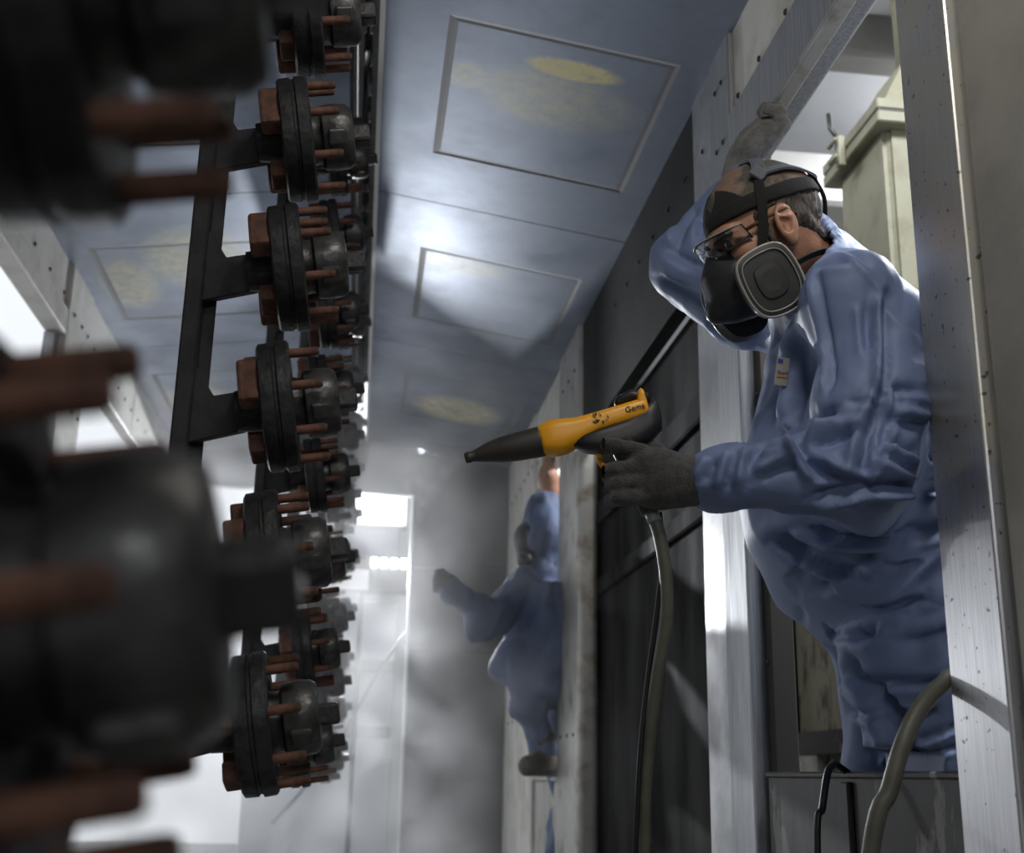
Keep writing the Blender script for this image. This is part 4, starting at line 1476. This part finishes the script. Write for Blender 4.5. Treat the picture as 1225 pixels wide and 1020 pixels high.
# chest label
c0 = np3(at(934, 444, 1.62))
vw = np3(at(934, 444, 1.62)) - np.array((0, 0, CZ))
vw /= np.linalg.norm(vw)
rel = P - np.array((0, 0, CZ))
tt = rel @ vw
dd = np.linalg.norm(rel - tt[:, None] * vw, axis=1)
near = (dd < 0.03)
depth = tt[near].min() - 0.004
lo_ = Vector(vw * depth) + Vector((0, 0, CZ))
lx = (VR - Vector(vw) * VR.dot(Vector(vw)) + Vector((0.0, 0.35, 0))).normalized()
lz = (VU + VR * 0.15)
lz = (lz - lx * lz.dot(lx)).normalized()
ln_ = lx.cross(lz)
def lab(name, x0, x1, z0, z1, h, m, par):
    bm = bmesh.new()
    Mx = Matrix((lx, lz, ln_)).transposed().to_4x4()
    Mx.translation = lo_
    bx(bm, (x0, z0, h), (x1, z1, h + 0.0012), mtx=Mx)
    return link(name, tomesh(name, bm), m, par)
lbl = lab('chest_label', -0.009, 0.012, -0.022, 0.022, 0, LABELM, cvr)
lab('label_print', -0.007, 0.001, 0.013, 0.019, 0.0012, LABELB, cvr)
lab('label_print', -0.006, 0.011, -0.009, -0.006, 0.0012, LABELO, cvr)
# --- gloves
def finger(F, pts, r0, r1, k=0.006):
    n = len(pts)
    F.chain([np3(p) for p in pts], [r0 + (r1 - r0) * i / (n - 1) for i in range(n)], k)

F = Field((0.33, 1.55, 1.05), (0.56, 1.78, 1.32), 0.003)
F.cone(at(836, 576, 1.655), at(806, 574, 1.652), 0.037, 0.034, 0.02)
F.chain([at(812, 574, 1.648), at(790, 564, 1.642), at(768, 555, 1.642)], [0.032, 0.031, 0.024], 0.015)
F.chain([at(808, 580, 1.648), at(788, 584, 1.642), at(772, 586, 1.644)], [0.030, 0.028, 0.022], 0.015)
for i in range(4):
    mcp = at(768 + 4 * i, 540 + 18 * i, 1.636)
    if i == 0:
        pts = [mcp, at(740, 534, 1.634), at(716, 531, 1.652), at(704, 533, 1.676)]
    else:
        pts = [mcp, at(734 + 2 * i, 545 + 16.5 * i, 1.626), at(720 + 4 * i, 548 + 16.5 * i, 1.650), at(730 + 4 * i, 549 + 16 * i, 1.684), at(750 + 4 * i, 550 + 16 * i, 1.692)]
    finger(F, pts, 0.0122, 0.0098, 0.0025)
finger(F, [at(796, 556, 1.665), at(786, 541, 1.688), at(766, 536, 1.698), at(750, 537, 1.698)], 0.015, 0.0105)
P, Q = F.net()
P = relax(P, Q, 1, 0.4)
P = P + vnormals(P, Q) * (pnoise(P * 90) * 0.0016)[:, None]
npmesh('glove', P, Q, GLOVE, wk)

F = Field((0.62, 1.92, 1.88), (0.92, 2.26, 2.20), 0.003)
F.cone(at(884, 212, 2.10), at(893, 190, 2.10), 0.035, 0.034, 0.02)
F.chain([at(890, 196, 2.10), at(904, 172, 2.09), at(914, 156, 2.08)], [0.034, 0.034, 0.028], 0.02)
F.cone(at(900, 176, 2.06), at(918, 158, 2.05), 0.028, 0.024, 0.02)
for i in range(4):
    dy = 2.125 - 0.026 * i
    p0 = at(908 + 3 * i, 160, dy)
    finger(F, [p0, Vector((0.768, dy, p0.z + 0.030)), Vector((0.764, dy - 0.002, p0.z + 0.048)), Vector((0.768, dy - 0.004, p0.z + 0.060))], 0.0138, 0.0115)
finger(F, [at(920, 168, 2.04), at(936, 150, 2.03), at(932, 134, 2.03), at(918, 130, 2.03)], 0.016, 0.012)
P, Q = F.net()
P = relax(P, Q, 1, 0.4)
P = P + vnormals(P, Q) * (pnoise(P * 90) * 0.0016)[:, None]
npmesh('glove', P, Q, GLOVE2, wk)
# boots
for a, kk in ((anL, 1), (anR, -1)):
    F = Field((a.x - 0.30, a.y - 0.10, -0.01), (a.x + 0.12, a.y + 0.10, 0.22), 0.008)
    F.chain([(a.x, a.y, 0.19), (a.x, a.y, 0.07)], [0.055, 0.05], 0.02)
    F.chain([(a.x + 0.03, a.y, 0.048), (a.x - 0.20, a.y, 0.042)], [0.046, 0.040], 0.03)
    F.keep((0, 0, 0.004), (0, 0, -1))
    P, Q = F.net()
    npmesh('boot', P, Q, BOOT, wk)

# ==================================================================== SPRAY GUN
gn = empty('spray_gun', at(745, 535, 1.69))
tag(gn, 'orange and black powder spray gun with hose in the gloved hand', 'spray gun')
g0, g1 = at(776, 494, 1.688), at(556, 549, 1.735)
gx = (g1 - g0)
GL = gx.length
gx.normalize()
gyv = Vector((0, -1, 0))
gyv = (gyv - gx * gyv.dot(gx)).normalized()
gzv = gyv.cross(gx).normalized()
if gzv.z < 0:
    gzv = -gzv
def gp(x, y, z):
    """gun frame: x along the barrel (0 rear, 1 tip), y towards the lens, z up, metres"""
    return g0 + gx * (x * GL) + gyv * y + gzv * z
def gloft(name, secs, m, parent, pw=3.0, n=24):
    """secs: (x, z centre, half height, half width)"""
    bm = bmesh.new()
    rings = []
    for x, zc, hh_, hw in secs:
        ring = []
        for k in range(n):
            a = 2 * math.pi * k / n
            cc, ss = math.cos(a), math.sin(a)
            q = (abs(cc) ** pw + abs(ss) ** pw) ** (-1 / pw)
            ring.append(bm.verts.new(gp(x, cc * q * hw, zc + ss * q * hh_)))
        rings.append(ring)
    for A, B in zip(rings, rings[1:]):
        for k in range(n):
            bm.faces.new((A[k], A[(k + 1) % n], B[(k + 1) % n], B[k]))
    bm.faces.new(rings[0][::-1])
    bm.faces.new(rings[-1])
    return link(name, tomesh(name, bm, True), m, parent)
# px: 776 -> 0, 650 -> 0.573, 556 -> 1
gb = gloft('gun_body', [(0.0, 0.010, 0.012, 0.019), (0.02, 0.008, 0.0155, 0.021), (0.28, 0.003, 0.0165, 0.0215), (0.38, -0.002, 0.021, 0.023), (0.47, -0.003, 0.0265, 0.025), (0.52, -0.002, 0.0275, 0.026),
                        (0.575, -0.002, 0.0235, 0.0245), (0.59, -0.002, 0.021, 0.022)], YELLOW, gn)
gloft('rear_hook', [(0.0, 0.020, 0.016, 0.0185), (0.010, 0.022, 0.017, 0.019), (0.030, 0.020, 0.014, 0.019), (0.046, 0.014, 0.008, 0.018)], YELLOW, gb, 4)
gloft('nozzle', [(0.57, -0.002, 0.0185, 0.0185), (0.572, -0.002, 0.0228, 0.0228), (0.60, -0.002, 0.0232, 0.0232), (0.72, -0.001, 0.0215, 0.0215), (0.80, 0.0, 0.0195, 0.0195), (0.87, 0.001, 0.0150, 0.0150), (0.93, 0.001, 0.0100, 0.0100), (0.962, 0.001, 0.0075, 0.0075), (0.966, 0.001, 0.0085, 0.0085), (0.995, 0.001, 0.0080, 0.0080), (1.0, 0.001, 0.005, 0.005)], NOZZLE, gn, 2.0)
gloft('gun_underside', [(-0.055, -0.004, 0.014, 0.015), (-0.04, -0.006, 0.026, 0.020), (0.02, -0.016, 0.026, 0.0195), (0.12, -0.026, 0.026, 0.021), (0.26, -0.026, 0.022, 0.0235), (0.36, -0.022, 0.015, 0.0235), (0.43, -0.020, 0.006, 0.018)], BLACKP, gn)
gloft('rear_cap', [(-0.02, 0.020, 0.010, 0.016), (0.06, 0.032, 0.009, 0.013), (0.14, 0.030, 0.007, 0.012), (0.16, 0.026, 0.004, 0.010)], BLACKP, gn, 2.5)
hb0, hb1 = at(744, 530, 1.688), at(779, 612, 1.668)
tube('handle', [hb0, hb0.lerp(hb1, 0.5), hb1], [0.019, 0.0175, 0.0155], BLACKP, gn, 16)
tube('trigger', spline([gp(0.30, 0, -0.036), gp(0.315, 0, -0.050), gp(0.30, 0, -0.064)], 4), 0.0055, YELLOW, gn, 8)
tube('hose_fitting', [hb1 + (hb0 - hb1) * 0.05, hb1 + (hb1 - hb0) * 0.14], 0.0105, BRUSHED, gn, 12)
tube('hose', spline([hb1, at(789, 640, 1.665), at(797, 690, 1.67), at(797, 740, 1.68), at(786, 810, 1.70), at(777, 880, 1.72), at(771, 960, 1.74), at(770, 1060, 1.76), (0.40, 1.80, 0.10), (0.55, 1.78, 0.02)], 6), 0.0095, HOSEM, gn, 12)
tube('cable', spline([hb1 + Vector((0.012, 0, 0)), at(793, 660, 1.68), at(786, 730, 1.69), at(774, 820, 1.71), at(766, 900, 1.72), at(761, 1000, 1.74), at(758, 1080, 1.76), (0.38, 1.82, 0.09), (0.55, 1.84, 0.015)], 6), 0.0042, BLACKR, gn, 8)
# maker's lettering on the flank
def text(name, s, size, origin, ex, ey, m, parent, depth=0.0004):
    cu = bpy.data.curves.new(name, 'FONT')
    cu.body = s
    cu.size = size
    cu.extrude = depth
    cu.resolution_u = 3
    tmp = bpy.data.objects.new(name, cu)
    C.objects.link(tmp)
    bpy.context.view_layer.update()
    me = bpy.data.meshes.new_from_object(tmp.evaluated_get(bpy.context.evaluated_depsgraph_get()))
    C.objects.unlink(tmp)
    bpy.data.objects.remove(tmp)
    ez = ex.cross(ey)
    M4 = Matrix((ex, ey, ez)).transposed().to_4x4()
    M4.translation = origin
    me.transform(M4)
    me.materials.clear()
    return link(name, me, m, parent)
text('label_lettering', 'Guard', 0.0068, lo_ + lx * -0.006 + lz * -0.004 + ln_ * 0.0016, lx, lz, LABELB, cvr)
text('maker_lettering', 'Gema', 0.0125, gp(0.125, 0.0222, 0.004), -gx, gzv, INK, gb)
bm = bmesh.new()
for k in range(14):
    x = random.uniform(0.215, 0.30)
    z = random.uniform(-0.004, 0.012)
    q = [bm.verts.new(gp(x + dx, 0.0228, z + dz)) for dx, dz in ((0, 0), (random.uniform(0.004, 0.022), random.uniform(-0.003, 0.003)), (random.uniform(0.004, 0.02), random.uniform(0.002, 0.006)))]
    bm.faces.new(q)
link('scuffed_sticker', tomesh('scuffed_sticker', bm), INK, gb)

# hoses over the sill
h1 = tube('air_hose', spline([(1.16, 1.74, 0.02), (1.12, 1.70, 0.60), (0.96, 1.64, 0.86), at(1150, 810, 1.60), at(1128, 818, 1.575), at(1100, 848, 1.55), at(1080, 890, 1.535), at(1064, 945, 1.53), at(1040, 1030, 1.54), (0.60, 1.62, 0.20), (0.52, 1.75, 0.014)], 6), 0.0115, HOSEM, None, 12)
tag(h1, 'thick grey hose looping over the sill in front of the legs', 'hose')
h2_ = tube('black_cable', spline([(0.92, 2.02, 0.70), at(1006, 918, 1.97), at(997, 914, 1.93), at(990, 925, 1.90), at(984, 965, 1.88), at(978, 1030, 1.87), (0.70, 1.86, 0.10), (0.6, 1.9, 0.01)], 6), 0.0058, BLACKR, None, 8)
tag(h2_, 'thin black cable hooked over the sill beside the grey hose', 'cable')

# ==================================================================== SECOND SPRAYER FURTHER DOWN
w2 = empty('person', (0.85, 5.0, 0))
tag(w2, 'person in hooded blue coverall stepping through the far opening, seen through haze', 'person')
YB = 4.95
F = Field((0.22, 4.55, 0.02), (1.20, 5.45, 2.30), 0.0095)
c_ = lambda x, y, Y=YB: np3(at(x, y, Y))
F.ell(c_(654, 640, 5.0), (0.115, 0.115, 0.155), k=0.04)
F.cone(c_(657, 606, 5.02), c_(656, 680, 5.0), 0.070, 0.115, 0.05)
F.loft([((c_(655, 700)[0], YB, c_(655, 700)[2]), 0.14, 0.22), ((c_(652, 740)[0], YB, c_(652, 740)[2]), 0.155, 0.22), ((c_(656, 790)[0], YB, c_(656, 790)[2]), 0.165, 0.21), ((c_(664, 830)[0], YB, c_(664, 830)[2]), 0.15, 0.19)], 0.05)
F.chain([c_(626, 702, 4.82), c_(592, 738, 4.74), c_(572, 742, 4.70), c_(545, 712, 4.66), c_(538, 703, 4.65)], [0.082, 0.068, 0.062, 0.050, 0.040], 0.03)
F.chain([c_(672, 700, 5.10), c_(690, 650, 5.16), c_(672, 600, 5.16), c_(660, 585, 5.14)], [0.085, 0.072, 0.058, 0.045], 0.03)
F.chain([c_(664, 815, 4.90), c_(624, 796, 4.84), c_(632, 845, 4.88), c_(648, 886, 4.92)], [0.112, 0.088, 0.070, 0.054], 0.03)
F.chain([c_(678, 825, 5.08), Vector((0.88, 5.1, 0.45)), Vector((0.90, 5.12, 0.1))], [0.115, 0.09, 0.075], 0.03)
P, Q = F.net()
P = relax(P, Q, 1, 0.4)
Nn = vnormals(P, Q)
D = np.zeros(len(P))
for fr, am, st, ax, dg in ((5.5, 0.036, (1, 1, 0.45), (0.3, 0.8, 0.2), 25), (9.0, 0.034, (1.0, 1, 0.45), (0.9, 0.2, 0.4), 40), (15.0, 0.018, (1.0, 1, 0.6), (0.2, 0.2, 0.9), 70)):
    D += am * fnoise(rot(P, Vector(ax).normalized(), dg) * fr * np.array(st))
P = P + Nn * D[:, None]
npmesh('coverall', P, Q, BLUE2, w2)
F = Field((0.50, 4.6, 1.45), (0.90, 5.3, 1.95), 0.008)
F.ell(c_(640, 648, 5.0), (0.095, 0.085, 0.10), k=0.02)
F.ell(c_(632, 662, 4.98), (0.055, 0.06, 0.05), k=0.02)
F.cone(c_(630, 668, 4.95), c_(628, 670, 4.91), 0.036, 0.036, 0.01)
F.cone(c_(645, 680, 5.0), c_(652, 715, 5.0), 0.06, 0.07, 0.03)
P, Q = F.net()
npmesh('body', P, Q, MASKM, w2)
lensm = bmesh.new()
bx(lensm, (-0.010, -0.055, -0.022), (0.010, 0.055, 0.022), 0.008, mtx=Matrix.Translation(at(629, 642, 4.98)))
link('goggles', tomesh('goggles', lensm), FILTERM, w2)
F = Field((0.25, 4.5, 1.30), (0.45, 4.85, 1.70), 0.006)
F.chain([c_(542, 707, 4.65), c_(532, 696, 4.64)], [0.042, 0.040], 0.02)
for i in range(4):
    F.chain([c_(534, 692 + 4 * i, 4.62 + 0.012 * i), c_(524, 688 + 4.5 * i, 4.60 + 0.012 * i), c_(521, 692 + 4.5 * i, 4.63 + 0.012 * i)], [0.015, 0.013, 0.011], 0.008)
F.chain([c_(538, 694, 4.66), c_(530, 684, 4.67), c_(523, 684, 4.66)], [0.016, 0.014, 0.011], 0.008)
P, Q = F.net()
npmesh('glove', P, Q, GLOVE2, w2)
F = Field((0.60, 4.95, 1.85), (0.95, 5.35, 2.22), 0.006)
F.chain([c_(660, 590, 5.14), c_(656, 570, 5.12), c_(655, 562, 5.11)], [0.045, 0.042, 0.034], 0.02)
for i in range(4):
    yy = 5.07 + 0.028 * i
    q = c_(655 - 1.0 * i, 566, yy)
    F.chain([q, q + np.array((0.0, 0, 0.06)), q + np.array((0.005, 0, 0.10))], [0.015, 0.013, 0.011], 0.008)
P, Q = F.net()
npmesh('glove', P, Q, SKIN, w2)
for pts in ([c_(648, 886, 4.92), c_(649, 918, 4.92)],):
    a = pts[1]
    F = Field((a[0] - 0.24, a[1] - 0.22, 0.70), (a[0] + 0.16, a[1] + 0.16, 0.98), 0.008)
    F.chain([pts[0], (a[0], a[1], 0.82)], [0.06, 0.05], 0.02)
    F.chain([(a[0] + 0.02, a[1] + 0.03, 0.80), (a[0] - 0.07, a[1] - 0.10, 0.79)], [0.050, 0.042], 0.03)
    F.keep((0, 0, 0.752), (0, 0, -1))
    P, Q = F.net()
    npmesh('boot', P, Q, BOOT, w2)
F = Field((0.62, 5.0, -0.01), (1.05, 5.25, 0.22), 0.01)
F.chain([(0.90, 5.12, 0.18), (0.90, 5.12, 0.07)], [0.06, 0.05], 0.02)
F.chain([(0.93, 5.12, 0.05), (0.72, 5.12, 0.045)], [0.05, 0.042], 0.03)
F.keep((0, 0, 0.004), (0, 0, -1))
P, Q = F.net()
npmesh('boot', P, Q, BOOT, w2)

# ==================================================================== POWDER HAZE
def haze_mat(name, dens, scale, lo, hi, col=(0.9, 0.9, 0.92), grade=False):
    m = bpy.data.materials.new(name)
    m.use_nodes = True
    nt = m.node_tree
    N, L = nt.nodes, nt.links
    N.remove(N['Principled BSDF'])
    v = N.new('ShaderNodeVolumeScatter')
    v.inputs['Color'].default_value = (*col, 1)
    v.inputs['Anisotropy'].default_value = 0.35
    tc = N.new('ShaderNodeTexCoord')
    n = N.new('ShaderNodeTexNoise')
    n.inputs['Scale'].default_value = scale
    n.inputs['Detail'].default_value = 2.5
    L.new(tc.outputs['Object'], n.inputs['Vector'])
    mr = N.new('ShaderNodeMapRange')
    mr.inputs[1].default_value = 0.47
    mr.inputs[2].default_value = 0.66
    mr.inputs[3].default_value = dens * lo
    mr.inputs[4].default_value = dens * hi
    L.new(n.outputs['Fac'], mr.inputs[0])
    sp = N.new('ShaderNodeSeparateXYZ')
    L.new(tc.outputs['Object'], sp.inputs[0])
    cur = mr.outputs[0]
    for ax, (a0, a1, t0, t1) in ((0, (0.05, 0.58, 1.0, 0.10)), (2, (1.35, 2.45, 1.0, 0.25)), (1, (3.2, 5.6, 0.45, 1.3))) if grade else ():
        g = N.new('ShaderNodeMapRange')
        g.inputs[1].default_value = a0
        g.inputs[2].default_value = a1
        g.inputs[3].default_value = t0
        g.inputs[4].default_value = t1
        L.new(sp.outputs[ax], g.inputs[0])
        mu = N.new('ShaderNodeMath')
        mu.operation = 'MULTIPLY'
        L.new(cur, mu.inputs[0])
        L.new(g.outputs[0], mu.inputs[1])
        cur = mu.outputs[0]
    L.new(cur, v.inputs['Density'])
    L.new(v.outputs[0], N['Material Output'].inputs['Volume'])
    return m
hz_ = box('powder_haze', (-0.95, 2.95, 0.02), (0.74, 6.66, 2.30), haze_mat('powder_haze', 0.26, 3.2, 0.08, 3.8, grade=True))
tag(hz_, 'pale drifting powder haze filling the far half of the tunnel', 'haze', kind='stuff')

# puff leaving the nozzle
tip = gp(1.0, 0, 0.001)
bm = bmesh.new()
rings = []
dirp = (gx * 0.9 + Vector((0, 0, -0.42))).normalized()
pu, pv = frame_from(dirp)
for k in range(9):
    t = k / 8
    r = 0.005 + 0.040 * t ** 1.2
    if k == 8:
        r *= 0.5
    c = tip + dirp * (0.13 * t) + Vector((0, 0, -0.012 * t * t))
    rings.append([bm.verts.new(c + pu * math.cos(a) * r + pv * math.sin(a) * r) for a in [2 * math.pi * q / 16 for q in range(16)]])
for A, B in zip(rings, rings[1:]):
    for k in range(16):
        bm.faces.new((A[k], A[(k + 1) % 16], B[(k + 1) % 16], B[k]))
bm.faces.new(rings[0][::-1])
bm.faces.new(rings[-1])
puff = link('powder_spray', tomesh('powder_spray', bm), haze_mat('dark_powder_spray', 6.0, 60, 0.0, 3.0, (0.25, 0.24, 0.23)))
tag(puff, 'small dark puff of powder leaving the gun nozzle', 'powder', kind='stuff')
